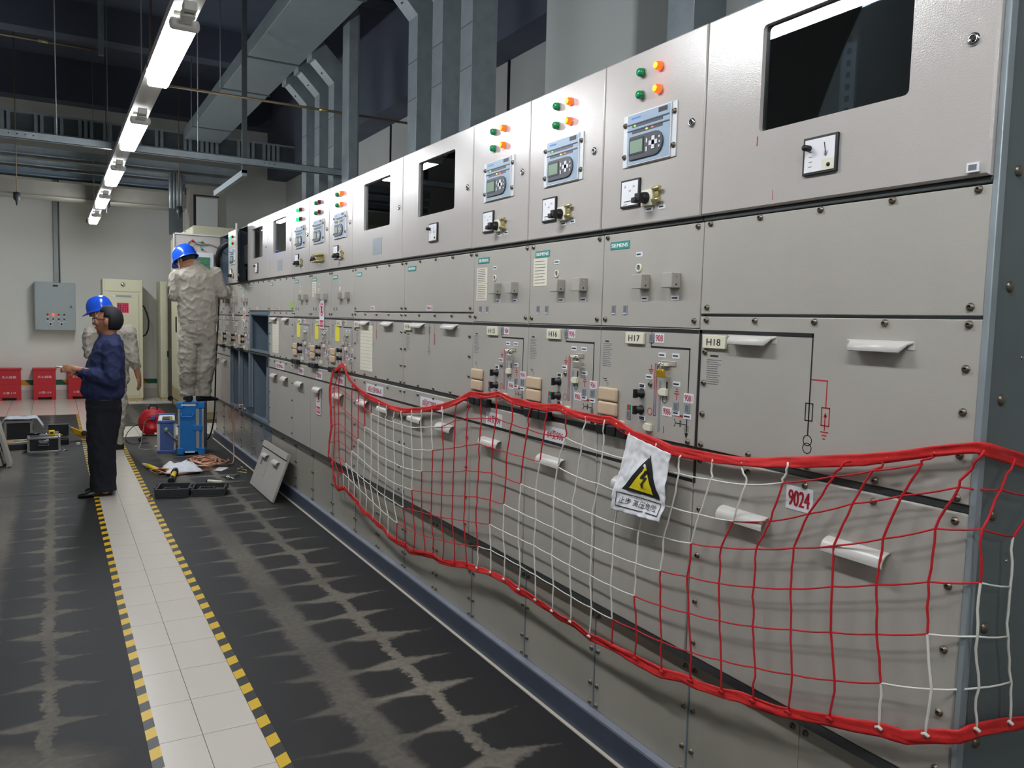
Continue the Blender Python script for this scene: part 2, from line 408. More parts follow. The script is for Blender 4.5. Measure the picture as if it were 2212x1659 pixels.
names = {0: 'nearest in view', 1: 'second', 2: 'third', 3: 'fourth', 4: 'fifth, above the back wall end'}
def copy_tree(o, parent=None):
    c = o.copy(); COL.objects.link(c)
    if parent: c.parent = parent
    for ch in list(o.children): copy_tree(ch, c)
    return c
proto = None
for kk in range(-4, 5):
    o = luminaire() if proto is None else copy_tree(proto)
    proto = proto or o
    o.location = (LX, 4.07 + 2.165*kk, 2.9)
    o['group'] = 'lit luminaires on the ceiling strip'
    o['label'] = ('lit white luminaire on the ceiling strip, %s of the row' % names[kk]) if kk in names else ('lit white luminaire of the ceiling strip, first above the viewer', 'lit white luminaire of the ceiling strip, second back above the viewer', 'lit white luminaire of the ceiling strip, third back behind the viewer', 'lit white luminaire of the ceiling strip, last behind the viewer')[-kk-1]

# ================================================================= overhead cable ways
du = thing('cable_duct', 'wide galvanised overhead cable duct running above the switchgear', 'cable duct', (2.07, -4.5, 4.2))
part('duct_body', MB('galv').box(-.27, .27, 0, 18.0, 0, .16), du, .004, 1)
for yy in (1.2, 3.7, 6.2, 8.7, 11.2, 13.3, 14.7, 17.0):
    part('seam_plate', MB('galv_dark').box(-.285, .285, yy, yy+.05, -.004, .0), du)
    part('hanger', MB('galv').cyl((-.3, yy, 0), (-.3, yy, ZC-4.2), .006, n=6), du)
for i, (y0, d) in enumerate(((8.33, 'third'), (8.85, 'second'), (9.37, 'farthest'))):
    pass
tray_y = ((8.34, 'nearest of the far group of three bends'), (8.86, 'middle of the far group of three bends'), (9.38, 'farthest of the far group of three bends'),
          (5.15, 'nearest of the three above the middle panels'), (5.65, 'middle of the three above the middle panels'), (6.13, 'farthest of the three above the middle panels'),
          (2.88, 'beside the grey pillar'), (2.36, 'nearest, above the window panel'))
for y0, d in tray_y:
    t = thing('cable_riser', 'galvanised vertical cable riser with angled bend, %s' % d, 'cable riser', (2.575, y0, 0), 0, 'cable risers behind the switchgear')
    P = [(-.235, 0, 4.15), (-.2, 0, 4.15), (0, 0, 3.95), (0, 0, 0), (.2, 0, 0), (.2, 0, 4.03), (-.11, 0, 4.34), (-.235, 0, 4.34)]
    part('riser_body', MB('galv').prism(P, (0, .185, 0)), t, .002, 1)
    for q in (3.3, 3.6):
        part('seam', MB('galv_dark').box(-.0015, 0, 0, .185, q, q+.006), t)
    part('bolt', MB('rail_dark').cyl((-.1, .09, 4.05), (-.108, .09, 4.042), .008, n=8), t)
po = thing('steel_post', 'tall galvanised steel post standing behind the switchgear', 'post', (2.465, 7.51, 0))
part('channel_face', MB('galv').box(0, .09, 0, .2, 0, ZC), po, .003, 1)
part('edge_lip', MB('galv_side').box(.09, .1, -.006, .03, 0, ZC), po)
rl = thing('cable_ladder_rail', 'galvanised rail crossing the room just above the light strip', 'rail', (-2.65, 8.05, 2.95))
part('web', MB('galv').box(0, 5.25, 0, .004, 0, .065), rl)
part('flange', MB('galv').box(0, 5.25, 0, .05, 0, .004), rl); part('flange', MB('galv').box(0, 5.25, 0, .05, .061, .065), rl)
part('end_flange', MB('galv').box(0, 5.25, .046, .05, 0, .065), rl)
for xx in (2.70, 3.85):
    part('hanger_rod', MB('galv').cyl((xx, .025, .06), (xx, .025, ZC-2.95), .005, n=6), rl)
for xx in (2.35, 2.41, 2.47, 2.53, 4.45, 4.5, 4.55):
    part('bolt', MB('chrome').cyl((xx, 0, .035), (xx, -.006, .035), .006, n=6), rl)
stt = thing('strut_bracket', 'galvanised strut hanging from the ceiling with an angled arm', 'bracket', (1.63, 8.11, 2.88))
part('strut', MB('galv_dark').box(-.022, .022, 0, .04, 0, ZC-2.88), stt)
part('arm', MB('galv').box(-.022, .022, 0, 1.6, -.03, .03), stt)
cn = thing('conduit', 'thin rusty steel conduit crossing high between the post and the risers', 'conduit', (.9, 7.75, 3.5))
part('pipe', MB('pipe_rust').cyl((0, 0, 0), (2.75, 0, 0), .012, n=8), cn); part('coupling', MB('brass').cyl((1.35, 0, 0), (1.43, 0, 0), .017, n=8), cn)
part('bend', MB('pipe_rust').tube([(0, 0, 0), (-.05, 0, .005), (-.1, 0, .03), (-.13, 0, .08), (-.13, 0, 2.0)], .012, 8), cn)
cn = thing('conduit', 'thin rusty steel conduit near the ceiling at the far left', 'conduit', (-2.6, 10.6, 4.5))
part('pipe', MB('pipe_rust').cyl((0, 0, 0), (3.15, 0, 0), .014, n=8), cn); part('coupling', MB('brass').cyl((2.5, 0, 0), (2.6, 0, 0), .02, n=8), cn)
part('drop', MB('galv').box(3.1, 3.16, -.03, .03, -.05, 1.09), cn)
# cable trays across the far end
sl = thing('slotted_cable_tray', 'deep galvanised cable tray with upright ribs across the far end', 'cable tray', (-2.65, 13.6, 4.05))
part('back_plate', MB('galv_dark').box(0, 6.5, .05, .055, 0, .26), sl)
part('top_rail', MB('galv').box(0, 6.5, 0, .05, .25, .275), sl); part('bottom_rail', MB('galv').box(0, 6.5, 0, .05, -.02, .004), sl)
rb = MB('galv').box(0, .045, 0, .05, .004, .25).mesh('rib')
xx = .1
while xx < 6.4:
    for q in range(random.choice((2, 3, 4))):
        if xx < 6.4: link('rib', rb, sl, (xx, 0, 0)); xx += .075
    xx += random.choice((.1, .16, .26))
def htray(name, label, x0, x1, yy, z0, z1, dep, m='galv', lip=True, cat='cable tray'):
    t = thing(name, label, cat, (x0, yy, z0)); h = z1-z0; L = x1-x0
    part('side', MB(m).box(0, L, 0, .006, 0, h), t); part('side', MB(m).box(0, L, dep-.006, dep, 0, h), t)
    part('bottom', MB(m).box(0, L, .006, dep-.006, 0, .006), t)
    if lip: part('lip', MB(m).box(0, L, -.012, 0, h-.012, h), t); part('lip', MB(m).box(0, L, -.012, 0, 0, .01), t)
    return t
htray('cable_tray', 'upper slim galvanised tray across the far end, under the ribbed tray', -2.65, 2.6, 13.55, 3.72, 3.83, .3)
htray('cable_tray', 'second slim galvanised tray across the far end', -2.65, 2.5, 13.6, 3.58, 3.66, .3)
htray('cable_tray', 'third slim galvanised tray across the far end', -2.65, 1.84, 13.65, 3.45, 3.53, .3, 'galv_blue')
htray('cable_tray', 'lowest broad beige cable tray across the far end in front of the back wall', -2.65, 1.88, 13.7, 3.16, 3.38, .5, 'tray_beige')
t = thing('fluted_cable_column', 'short fluted galvanised cable column above the far cabinets', 'cable tray', (1.58, 13.5, 2.72))
for q in range(4): part('flute', MB('galv').cyl((.025+.05*q, 0, .4), (.025+.05*q, 0, .95), .025, n=10), t)
part('back_plate', MB('galv_dark').box(0, .2, .02, .03, 0, .95), t)
t = thing('vent_box', 'pale square duct box with inset frame above the far cabinets', 'duct', (1.86, 13.4, 2.735))
part('box_body', MB('tray_beige').box(0, .55, 0, .5, 0, .75), t); part('inset', MB('wall_grey').box(.1, .42, -.004, 0, .02, .58), t)
part('dark_gap', MB('black').box(.06, .1, -.003, 0, .02, .6), t); part('dark_gap', MB('black').box(.06, .44, -.003, 0, .6, .62), t)
for i, (xx, d) in enumerate(((-.42, 'farther left'), (.72, 'beside the last luminaire'), (1.72, 'above the open door'))):
    t = thing('sprinkler_head', 'small dark pendant sprinkler under the beige tray, %s' % d, 'sprinkler', (xx, 13.45, 3.16), 0, 'pendant sprinklers')
    part('stem', MB('pipe_rust').cyl((0, 0, .0), (0, 0, ZC-3.16), .006, n=6), t); part('head', MB('rail_dark').lathe([(.005, .0), (.045, -.01), (.045, -.1), (.02, -.13), (.012, -.18), (0, -.2)], (0, 0, 0), (0, 0, 1), 10), t)
t = thing('wall_conduit', 'square galvanised conduit dropping down the back wall to the grey box', 'conduit', (.07, YB-.05, 1.956))
part('trunk', MB('grey_conduit').box(-.045, .02, -.01, .05, 0, 1.9), t); part('pipe', MB('grey_conduit').cyl((.035, .03, 0), (.035, .03, 1.9), .012, n=8), t)
# ================================================================= switchgear row
F = 1.674                                    # plane of the main covers
RT, UP = (0, -1, 0), (0, 0, 1)               # right and up on a panel front seen from the aisle
EPS = .0006
SCREW = MB('screw').lathe([(.009, 0), (.009, -.0025), (.0062, -.003), (.0062, -.0075), (.0036, -.0075)], (0, 0, 0), (1, 0, 0), 10)
SCREW.mi('screw_hole').lathe([(.0036, -.0075), (.0036, -.0045), (0, -.0045)], (0, 0, 0), (1, 0, 0), 10)
SCREW = SCREW.mesh('screw')
def screws(parent, pts, x=0., name='screw'):
    for y, z in pts: link(name, SCREW, parent, (x, y, z))
def hood(wid, dep, drop, flare):
    """sheet-metal pull: a hood curling out and down, open underneath"""
    n = 7; b = MB('coat_white'); prof = []
    for i in range(n+1):
        t = i/n*pi/2*1.15
        prof.append((-dep*sin(t), -drop*(1-cos(t))))
    cols = [(-.5, 1), (-.44 if flare else -.497, .25 if flare else 1), (-.38 if flare else -.45, 1 if flare else 1), (.38 if flare else .45, 1), (.44 if flare else .497, .25 if flare else 1), (.5, 1)]
    cols = [(-.5, .12), (-.44, .3), (-.38, 1), (.38, 1), (.44, .3), (.5, .12)] if flare else [(-.5, 1), (.5, 1)]
    for th in (0, .0025):
        vs = []
        for cx, k in cols:
            for px, pz in prof: vs.append(((px+th)*(k if px else 1)*1., cx*wid, pz*k - th*.6))
        m = len(prof)
        b.smooth = True
        b.add(vs, [(c*m+i, c*m+i+1, (c+1)*m+i+1, (c+1)*m+i) for c in range(len(cols)-1) for i in range(m-1)])
        b.smooth = False
    if flare:
        for s in (-1, 1): b.box(-.0015, 0, s*wid*.47-.008, s*wid*.47+.008, -drop*.95, .0)
    return b.mesh('handle')
HAND_UP = hood(.172, .03, .021, True)
HAND_LO = hood(.17, .03, .028, False)
KNOB = MB('black').lathe([(.016, 0), (.016, -.004), (.0125, -.006), (.0115, -.024), (0, -.025)], (0, 0, 0), (1, 0, 0), 14)
KNOB.box(-.034, -.02, -.004, .004, -.014, .014); KNOB = KNOB.mesh('knob')
def lampmesh(m, core=None):
    b = MB('chrome').lathe([(.0155, 0), (.0155, -.004)], (0, 0, 0), (1, 0, 0), 14)
    b.mi(m).lathe([(.0135, -.004), (.0135, -.016), (.011, -.0215), (0, -.0225)], (0, 0, 0), (1, 0, 0), 14)
    if core: b.mi(core).lathe([(.0095, -.0222), (.0065, -.0236), (0, -.0238)], (0, 0, 0), (1, 0, 0), 12)
    return b.mesh('indicator_lamp')
LAMP = {'g': lampmesh('lamp_green'), 'G': lampmesh('lamp_green_lit'), 'r': lampmesh('lamp_red'), 'R': lampmesh('lamp_red_lit', 'lamp_core')}
LOCK = MB('chrome').lathe([(.0135, 0), (.0135, -.004), (.0095, -.0065), (.0075, -.0065), (.0065, -.003), (0, -.003)], (0, 0, 0), (1, 0, 0), 16).mi('black').box(-.0068, -.003, -.003, .003, -.003, .003).mesh('cam_lock')
PILLOW = MB('pillow').box(-.014, 0, 0, .106, 0, .0475).mesh('lamp_cover', .007, 3)
def tagbox(y0, y1, z0, z1, lines=1, x=0., m='tag_white'):
    b = MB(m).box(x-.0014, x, y0, y1, z0, z1); b.mi('print_grey' if m != 'tag_white' else 'print_black')
    for i in range(lines):
        zc = z1 - (z1-z0)*(i+1)/(lines+1); h = min(.0022 if m == 'tag_white' else .0011, (z1-z0)/(lines*3.4)); w2 = (y1-y0)*random.uniform(.62, .8)
        b.box(x-.0014-EPS, x-.0014, y1-(y1-y0)*.1-w2, y1-(y1-y0)*.1, zc-h, zc+h)
    return b
def numtag(s, y0, y1, z0, z1, m='print_red', x=0., bold=.0003):
    b = MB('tag_white').box(x-.0012, x, y0, y1, z0, z1); b.mi(m)
    text_on(b, s, (x-.0012-EPS, (y0+y1)/2, (z0+z1)/2), RT, UP, (y1-y0)*.78, (z1-z0)*.68, bold); return b
def flat(b, y0, y1, z0, z1, x=-EPS):
    b.quad((x, y1, z0), (x, y0, z0), (x, y0, z1), (x, y1, z1)); return b
def flring(b, y, z, r, w, n=20, x=-EPS):
    a, c = ring_pts((x, y, z), r, n, RT, UP), ring_pts((x, y, z), r-w, n, RT, UP)
    b.add(a+c, [(i, (i+1) % n, n+(i+1) % n, n+i) for i in range(n)]); return b
def frline(b, y0, y1, z0, z1, w, x=-EPS):     # rectangle outline
    flat(b, y0, y1, z0, z0+w, x); flat(b, y0, y1, z1-w, z1, x); flat(b, y0, y0+w, z0, z1, x); flat(b, y1-w, y1, z0, z1, x); return b
def holed_plate(mats, w, z0, z1, h, x0, x1):
    """door leaf with a window opening h=(y0,y1,z0,z1); rounded corners"""
    b = MB(mats); y0, y1, a0, a1 = h; r = .012; inn = []
    for cy, cz, t0 in ((y1-r, a1-r, 0), (y0+r, a1-r, 1), (y0+r, a0+r, 2), (y1-r, a0+r, 3)):
        for i in range(5):
            t = (t0 + i/4)*pi/2; inn.append((cy + r*cos(t), cz + r*sin(t)))
    g = .005
    out = []
    for cy, cz in ((w, z1), (0, z1), (0, z0), (w, z0)): out += [(cy, cz)]*5
    def ins(c, d):
        return [(min(max(p[0], d), w-d), min(max(p[1], z0+d), z1-d)) for p in c]
    n = 20
    rings = [[(x1, p[0], p[1]) for p in out], [(x0+g, p[0], p[1]) for p in out], [(x0, p[0], p[1]) for p in ins(out, g)], [(x0, p[0], p[1]) for p in inn], [(x1, p[0], p[1]) for p in inn], ]
    vs = [p for R_ in rings for p in R_]
    fs = []
    for k in range(4):
        for i in range(n):
            a, c = k*n+i, k*n+(i+1) % n
            fs.append((a, c, n+c, n+a))
    b.add(vs, fs)
    me = b.mesh('instrument_door')
    bm = bmesh.new(); bm.from_mesh(me); bmesh.ops.remove_doubles(bm, verts=bm.verts, dist=1e-5)
    bmesh.ops.dissolve_degenerate(bm, edges=bm.edges, dist=1e-5); bmesh.ops.recalc_face_normals(bm, faces=bm.faces); bm.to_mesh(me); bm.free()
    return me
ZL0, ZL1 = 1.843, 2.395
DX = -.017
def carcass(P, w, first=False):
    b = MB('galv_blue'); T = .003
    b.box(.022, .775, 0, T, .109, 1.84).box(.022, .775, w-T, w, .109, 1.84).box(.7, .775, T, w-T, .109, 1.84)
    b.box(.03, .7, T, w-T, 1.14, 1.15).box(.03, .7, T, w-T, .49, .5).box(.03, .7, T, w-T, 1.83, 1.84).box(.03, .7, T, w-T, 1.52, 1.53)
    part('carcass', b, P)
    fr = MB('galv'); fr.box(.0225, .03, T, .024, .49, 1.84).box(.0225, .03, w-.024, w-T, .49, 1.84).box(.0225, .03, .024, w-.024, 1.505, 1.56)
    part('front_frame', fr, P)
    part('rail', MB('rail_dark').box(.004, .03, .0005, w-.0005, 1.1375, 1.1545), P)
    part('rail', MB('rail_dark').box(.002, .03, .0005, w-.0005, .487, .513), P)
    part('rail', MB('rail_dark').box(-.004, .03, .0005, w-.0005, 1.8285, 1.8425), P, .002, 1)
    lv = MB('galv_side'); x0, x1 = .004, .42
    lv.box(x0, x1, 0, .003, ZL0, ZL1-.004).box(x0, x1, w-.003, w, ZL0, ZL1-.004).box(x0, x1, .003, w-.003, ZL1-.008, ZL1-.004).box(x0, x1, .003, w-.003, ZL0, ZL0+.004)
    lv.mi('interior').box(x1-.003, x1, .003, w-.003, ZL0+.004, ZL1-.008)
    lv.box(x0+.004, x1-.003, .003, .004, ZL0+.004, ZL1-.008).box(x0+.004, x1-.003, w-.004, w-.003, ZL0+.004, ZL1-.008)
    lv.box(x0+.004, x1-.003, .004, w-.004, ZL0+.004, ZL0+.005).box(x0+.004, x1-.003, .004, w-.004, ZL1-.009, ZL1-.008)
    part('instrument_box', lv, P)
def cover(P, name, w, z0, z1, m='coat_cover', x0=0., th=.02, g=.0016, bev=.0022):
    return part(name, MB(m).box(x0, x0+th, g, w-g, z0, z1), P, bev)
def badge(P, par, y0, y1, z0=1.773, z1=1.799):
    o = part('name_plate', MB('teal').box(-.0016, 0, y0, y1, z0, z1), par)
    t = MB('white_print'); text_on(t, 'SIEMENS', (-.0016-EPS, (y0+y1)/2, (z0+z1)/2), RT, UP, (y1-y0)*.86, (z1-z0)*.5, .0009)
    link('lettering', t.mesh('lettering'), P, (0, 0, 0)) if False else part('badge_lettering', t, par)
def relay(P, lit, v=0.):
    y0, y1, z0, z1 = .117, .378, 2.035, 2.203; x = DX
    R_ = part('protection_relay', MB('relay_plate').box(x-.004, x, y0, y1, z0, z1).box(x-.009, x-.004, .138, .353, z0+.002, z1-.001), P, .001)
    xf = x-.009
    part('face', MB('relay_blue').box(xf-.001, xf, .142, .349, z0+.006, z1-.005), R_)
    b = MB('relay_strip')
    for zz in (2.166, 2.146): b.box(xf-.003, xf-.001, .146, .349, zz, zz+.0035); b.mi('relay_dark').box(xf-.002, xf-.001, .175, .325, zz-.009, zz-.001); b.mi('relay_strip')
    part('led_strip', b, R_)
    pts = [(.333, 2.052), (.333, 2.127)]
    for i in range(9):
        t = pi/2 - i/8*pi; pts.append((.205 - .038*cos(t), 2.0895 + .0375*sin(t)))
    part('keypad_bezel', MB('relay_dark').prism([(xf-.001, a, c) for a, c in pts], (-.005, 0, 0)), R_, .0015)
    xk = xf-.006
    part('screen', MB('black').box(xk-.001, xk, .258, .332, 2.067, 2.119).mi('lcd').box(xk-.0016, xk-.001, .264, .326, 2.073, 2.113), R_)
    b = MB('relay_plate').box(xk-.002, xk, .204, .218, 2.072, 2.112).box(xk-.002, xk, .191, .231, 2.085, 2.099)
    for yy, zz in ((.243, 2.103), (.243, 2.076)): b.box(xk-.0015, xk, yy-.003, yy+.003, zz-.007, zz+.007)
    for yy, zz in ((.182, 2.105), (.18, 2.09), (.182, 2.076)): b.box(xk-.0015, xk, yy-.003, yy+.003, zz-.003, zz+.003)
    part('key', b, R_)
    part('type_plate', MB('black').box(xf-.002, xf-.001, .155, .196, 2.181, 2.195), R_)
    b = MB('blue_text')
    for q in range(5): flat(b, .322-q*.0095, .33-q*.0095, 2.183, 2.189, xf-.001-EPS)
    part('maker_print', b, R_)
    if lit:
        for m, yy, zz in (('led_green', .31, 2.1615), ('led_amber', .25, 2.1415), ('led_red', .222, 2.1415)):
            part('led', MB(m).box(xf-.0035, xf-.002, yy-.0035, yy+.0035, zz-.002, zz+.002), R_)
    screws(R_, ((.127, 2.172), (.127, 2.07), (.368, 2.172), (.368, 2.07)), x-.004)
def meter(P, y0, y1, z0, z1, kind):
    x = DX
    o = part('panel_meter', MB('black').box(x-.008, x, y0, y1, z0, z1), P, .0015)
    g = .0065
    part('dial', MB('paper_white').box(x-.0088, x-.008, y0+g, y1-g, z0+g, z1-g), o)
    b = MB('print_black'); xx = x-.0088-EPS; W = y1-y0; H = z1-z0
    if kind == 'A':
        text_on(b, 'A', (xx, y1-W*.26, z1-H*.25), RT, UP, .008, .011); text_on(b, '100', (xx, y1-W*.52, z1-H*.42), RT, UP, .012, .006)
        text_on(b, '200', (xx, y1-W*.72, z1-H*.28), RT, UP, .012, .006); flat(b, y1-W*.62, y1-W*.22, z0+H*.2, z0+H*.23, xx); flat(b, y1-W*.4, y1-W*.2, z0+H*.1, z0+H*.115, xx)
    else:
        text_on(b, 'kV', (xx, y0+W*.3, z0+H*.5), RT, UP, .012, .012); P2 = [(xx, y0+W*.38, z1-H*.2), (xx, y0+W*.35, z1-H*.2), (xx, y0+W*.29, z0+H*.42), (xx, y0+W*.31, z0+H*.42)]
        part('needle', MB('print_black').add(P2, [(0, 1, 2, 3)]), o)
        for q in range(4): flat(b, y1-W*.3, y1-W*.2, z0+H*(.2+.13*q), z0+H*(.215+.13*q), xx)
        part('dial_corner', flat(MB('cream'), y0+g, y0+W*.42, z0+g, z0+H*.36, xx), o)
        part('selector', MB('black').lathe([(.008, 0), (.0075, -.02), (0, -.021)], (xx, y1-W*.2, z1-H*.3), (1, 0, 0), 10), o)
        part('zero_screw', MB('black').lathe([(.005, 0), (.004, -.003), (0, -.003)], (xx, y0+W*.22, z0+H*.2), (1, 0, 0), 10), o)
    part('dial_print', b, o)
def testswitch(P, rows=1):
    x = DX
    if rows == 1:
        o = part('selector_switch', MB('cream').box(x-.014, x, .208, .262, 1.897, 1.948), P, .002)
        part('switch_knob', MB('black').lathe([(.019, -.014), (.017, -.03), (.012, -.036), (0, -.037)], (x, .238, 1.922), (1, 0, 0), 14).box(x-.052, x-.028, .226, .25, 1.908, 1.934).box(x-.056, x-.03, .24, .262, 1.905, 1.922), o, .003)
        t = part('test_terminal', MB('brass').box(x-.012, x, .184, .2, 1.916, 1.942), P, .002)
        for zz in (1.911, 1.947): part('stud', MB('brass').cyl((x-.014, .205, zz), (x-.014, .17, zz), .0062, n=10), t)
    else:
        t = part('test_terminal', MB('brass').box(x-.006, x, .1, .3, 1.9, 1.955), P, .002)
        for q in range(5):
            for zz in (1.905, 1.948): part('stud', MB('brass').cyl((x-.006, .11+.04*q, zz), (x-.05, .105+.04*q, zz), .006, n=8), t)
        part('switch_knob', MB('black').lathe([(.019, -.004), (.017, -.03), (0, -.037)], (x, .345, 1.925), (1, 0, 0), 14), P)
    part('name_tag', tagbox(.218, .252, 1.88, 1.895, 1, x), P); part('name_tag', tagbox(.158, .19, 1.882, 1.897, 1, x), P)
def gnd(b, y, zt, h, flip=False):
    s = -1 if flip else 1; z = zt
    flat(b, y-.0015, y+.0015, min(z, z-s*h*.5), max(z, z-s*h*.5))
    for q, wd in enumerate((.012, .008, .004)):
        zz = z - s*h*(.55+.2*q); flat(b, y-wd, y+wd, zz-.0017, zz+.0017)
def padlock(C, m, y, z):
    o = part('padlock', MB(m).box(-.03, -.016, y-.016, y+.016, z-.016, z+.008), C, .002)
    part('shackle', MB('chrome').tube([(-.023, y-.011, z+.006), (-.023, y-.011, z+.02), (-.023, y-.006, z+.028), (-.023, y+.006, z+.028), (-.023, y+.011, z+.02), (-.023, y+.011, z+.006)], .003, 6), o)
def feeder(name, Y0, w, plate, nums, label, lamps, badge_on=True, paper=None, lock='steel', relay_lit=True, lower_text=None, door='closed', lower=True, far=False, extras=(), test_rows=1, pillow2=True):
    P = thing('switchgear_panel', label, 'switchgear panel', (F, Y0, 0), 0, 'switchgear panels of the row')
    carcass(P, w)
    if door == 'closed':
        D = cover(P, 'instrument_door', w, ZL0, ZL1, 'coat_door', DX, .02, .002, .005)
        link('cam_lock', LOCK, D, (DX, .052, 2.122))
        for i, ch in enumerate(lamps):
            link('indicator_lamp', LAMP[ch], P, (DX, (.291, .206)[i % 2], (2.325, 2.255)[i//2]))
        relay(P, relay_lit)
        if test_rows == 1: meter(P, .281, .378, 1.903, 1.994, 'A')
        testswitch(P, test_rows)
    C = cover(P, 'upper_cover', w, 1.5125, 1.827)
    screws(C, ((.024, 1.816), (w-.024, 1.816), (.024, 1.535), (w-.024, 1.535)))
    badge(P, C, .35, .455)
    part('name_tag', tagbox(.28, .314, 1.742, 1.757), C)
    part('gauge_port', MB('cream').lathe([(.014, 0), (.014, -.004), (.0095, -.004), (.0095, 0)], (0, .296, 1.705), (1, 0, 0), 18).mi('interior').lathe([(.0095, -.001), (0, -.001)], (0, .296, 1.705), (1, 0, 0), 18), C)
    for y0 in (.238, .092):
        o = part('socket_hood', MB('coat_cover').box(-.036, 0, y0, y0+.05, 1.635, 1.681), C, .002)
        part('hood_screw', MB('chrome').cyl((-.018, y0, 1.67), (-.018, y0-.003, 1.67), .003, n=8), o); part('hood_hole', MB('black').cyl((-.018, y0, 1.645), (-.018, y0-.0006, 1.645), .003, n=8), o)
        part('name_tag', tagbox(y0+.005, y0+.04, 1.597, 1.612), C)
    for yy in (.425, .361):
        part('viewing_port', MB('interior_light').box(-.002, 0, yy-.011, yy+.011, 1.555, 1.583).mi('print_grey').box(-.0025, -.002, yy-.007, yy+.007, 1.56, 1.58).mi('tag_white').box(-.0028, -.002, yy-.011, yy+.011, 1.5525, 1.5555), C)
    if paper:
        for (z0, z1) in paper:
            part('instruction_sheet', tagbox(.365, .466, z0, z1, 8, 0., 'paper_cream'), C)
    # control cover
    C = cover(P, 'control_cover', w, 1.1555, 1.5105)
    b = MB('print_black')
    flat(b, .001, w-.001, 1.497, 1.509); flat(b, .2165, .2195, 1.45, 1.497); flat(b, .035, .2195, 1.446, 1.452); flat(b, .035, .0395, 1.314, 1.452)
    flring(b, .143, 1.285, .0125, .0025); flat(b, .141, .1435, 1.178, 1.2); flat(b, .0355, .0395, 1.19, 1.238)
    b.add([(-EPS, .046, 1.192), (-EPS, .029, 1.192), (-EPS, .0375, 1.174)], [(0, 1, 2)])
    flat(b, .04, .062, 1.216, 1.2185); flat(b, .062, .0645, 1.207, 1.228); flat(b, .0665, .069, 1.207, 1.228); flat(b, .069, .088, 1.216, 1.2185)
    for i in range(6):
        a0, a1 = -1.2+i*.4, -1.2+(i+1)*.4
        b.add([(-EPS, .1-.013*cos(a), 1.217+.013*sin(a)) for a in (a0, a1)] + [(-EPS, .1-.0105*cos(a), 1.217+.0105*sin(a)) for a in (a1, a0)], [(0, 1, 2, 3)])
    for yy in (.031, .045):
        for zz in (1.2, 1.21): flring(b, yy, zz, .0045, .001, 10)
    part('mimic_print', b, C)
    b = MB('print_red'); gnd(b, .214, 1.392, .03); gnd(b, .088, 1.288, .036, True); flring(b, .213, 1.239, .0125, .0022)
    frline(b, .1835, .1965, 1.227, 1.396, .0025); flat(b, .038, .095, 1.238, 1.241); flat(b, .056, .076, 1.2405, 1.245)
    part('red_mimic_print', b, C)
    part('slot', MB('interior_light').box(-.0004, 0, .186, .194, 1.23, 1.393), C); part('slot', MB('interior_light').box(-.0012, 0, .163, .171, 1.179, 1.343), C)
    part('slot', MB('black').box(-.0008, 0, .132, .138, 1.318, 1.342), C)
    pb = part('number_plate', MB('cream').box(-.009, 0, .25, .345, 1.455, 1.493), C, .002)
    t = MB('print_black'); text_on(t, plate, (-.009-EPS, .2975, 1.474), RT, UP, .058, .02, .0003); part('plate_lettering', t, C)
    n1, n2, n3 = nums
    part('number_tag', numtag(n1, .158, .201, 1.463, 1.493), C); part('number_tag', numtag(n2, .107, .151, 1.234, 1.263), C); part('number_tag', numtag(n3, .012, .055, 1.285, 1.314), C)
    for yy, zz in ((.218, 1.477), (.089, 1.268), (.037, 1.268), (.321, 1.217)):
        part('position_indicator', MB('interior_light').box(-.003, 0, yy-.011, yy+.011, zz-.014, zz+.014).mi('print_grey').box(-.0034, -.003, yy-.007, yy+.007, zz-.01, zz+.01), C, 0)
    part('status_flag', MB('lamp_green').box(-.0012, 0, .311, .321, 1.232, 1.25).mi('print_red').box(-.0012, 0, .321, .331, 1.232, 1.25), C)
    for yy, zz, ww in ((.163, 1.425, .034), (.098, 1.425, .034), (.222, 1.351, .034), (.255, 1.319, .032), (.251, 1.213, .032), (.087, 1.248, .032), (.036, 1.243, .034), (.09, 1.338, .034)):
        part('name_tag', tagbox(yy-ww/2, yy+ww/2, zz-.008, zz+.008, 2 if zz in (1.319, 1.213) else 1), C)
    for zz in (1.294, 1.24): link('rotary_switch', KNOB, C, (0, .257, zz))
    part('key_slide', MB('steel_lock').box(-.003, 0, .096, .168, 1.392, 1.408).mi('cream').box(-.012, -.003, .122, .17, 1.391, 1.401), C, .001)
    padlock(C, 'brass_lock' if lock == 'brass' else 'steel_lock', .14 if lock == 'brass' else .11, 1.372)
    part('lever_tab', MB('cream').prism([(0, .128, 1.297), (0, .128, 1.32), (0, .155, 1.32), (0, .164, 1.312), (0, .164, 1.304), (0, .155, 1.297)], (-.012, 0, 0)), C, .002)
    part('lever_tab', MB('cream').prism([(0, .196, 1.176), (0, .196, 1.2), (0, .224, 1.2), (0, .234, 1.192), (0, .234, 1.184), (0, .224, 1.176)], (-.012, 0, 0)), C, .002)
    screws(C, ((.214, 1.328), (.029, 1.166), (w-.02, 1.166)))
    for zz in ((1.2515, 1.201) if pillow2 else (1.201,)): link('padded_cover', PILLOW, C, (0, .378, zz))
    b = MB('print_grey')
    for q in range(13):
        ww = random.uniform(.7, 1)*.054; flat(b, .478-ww, .478, 1.449-q*.0064, 1.4507-q*.0064)
    b.mi('print_black'); flat(b, .445, .466, 1.456, 1.461); flat(b, .447, .462, 1.32, 1.322); flring(b, .445, 1.31, .006, .001, 12); flat(b, .45, .47, 1.327, 1.329)
    part('rating_print', b, C)
    # cable sockets on the rail
    for q in range(3):
        o = part('cable_socket', MB('black').box(-.03, .004, .3+.058*q, .35+.058*q, 1.136, 1.172), P, .004)
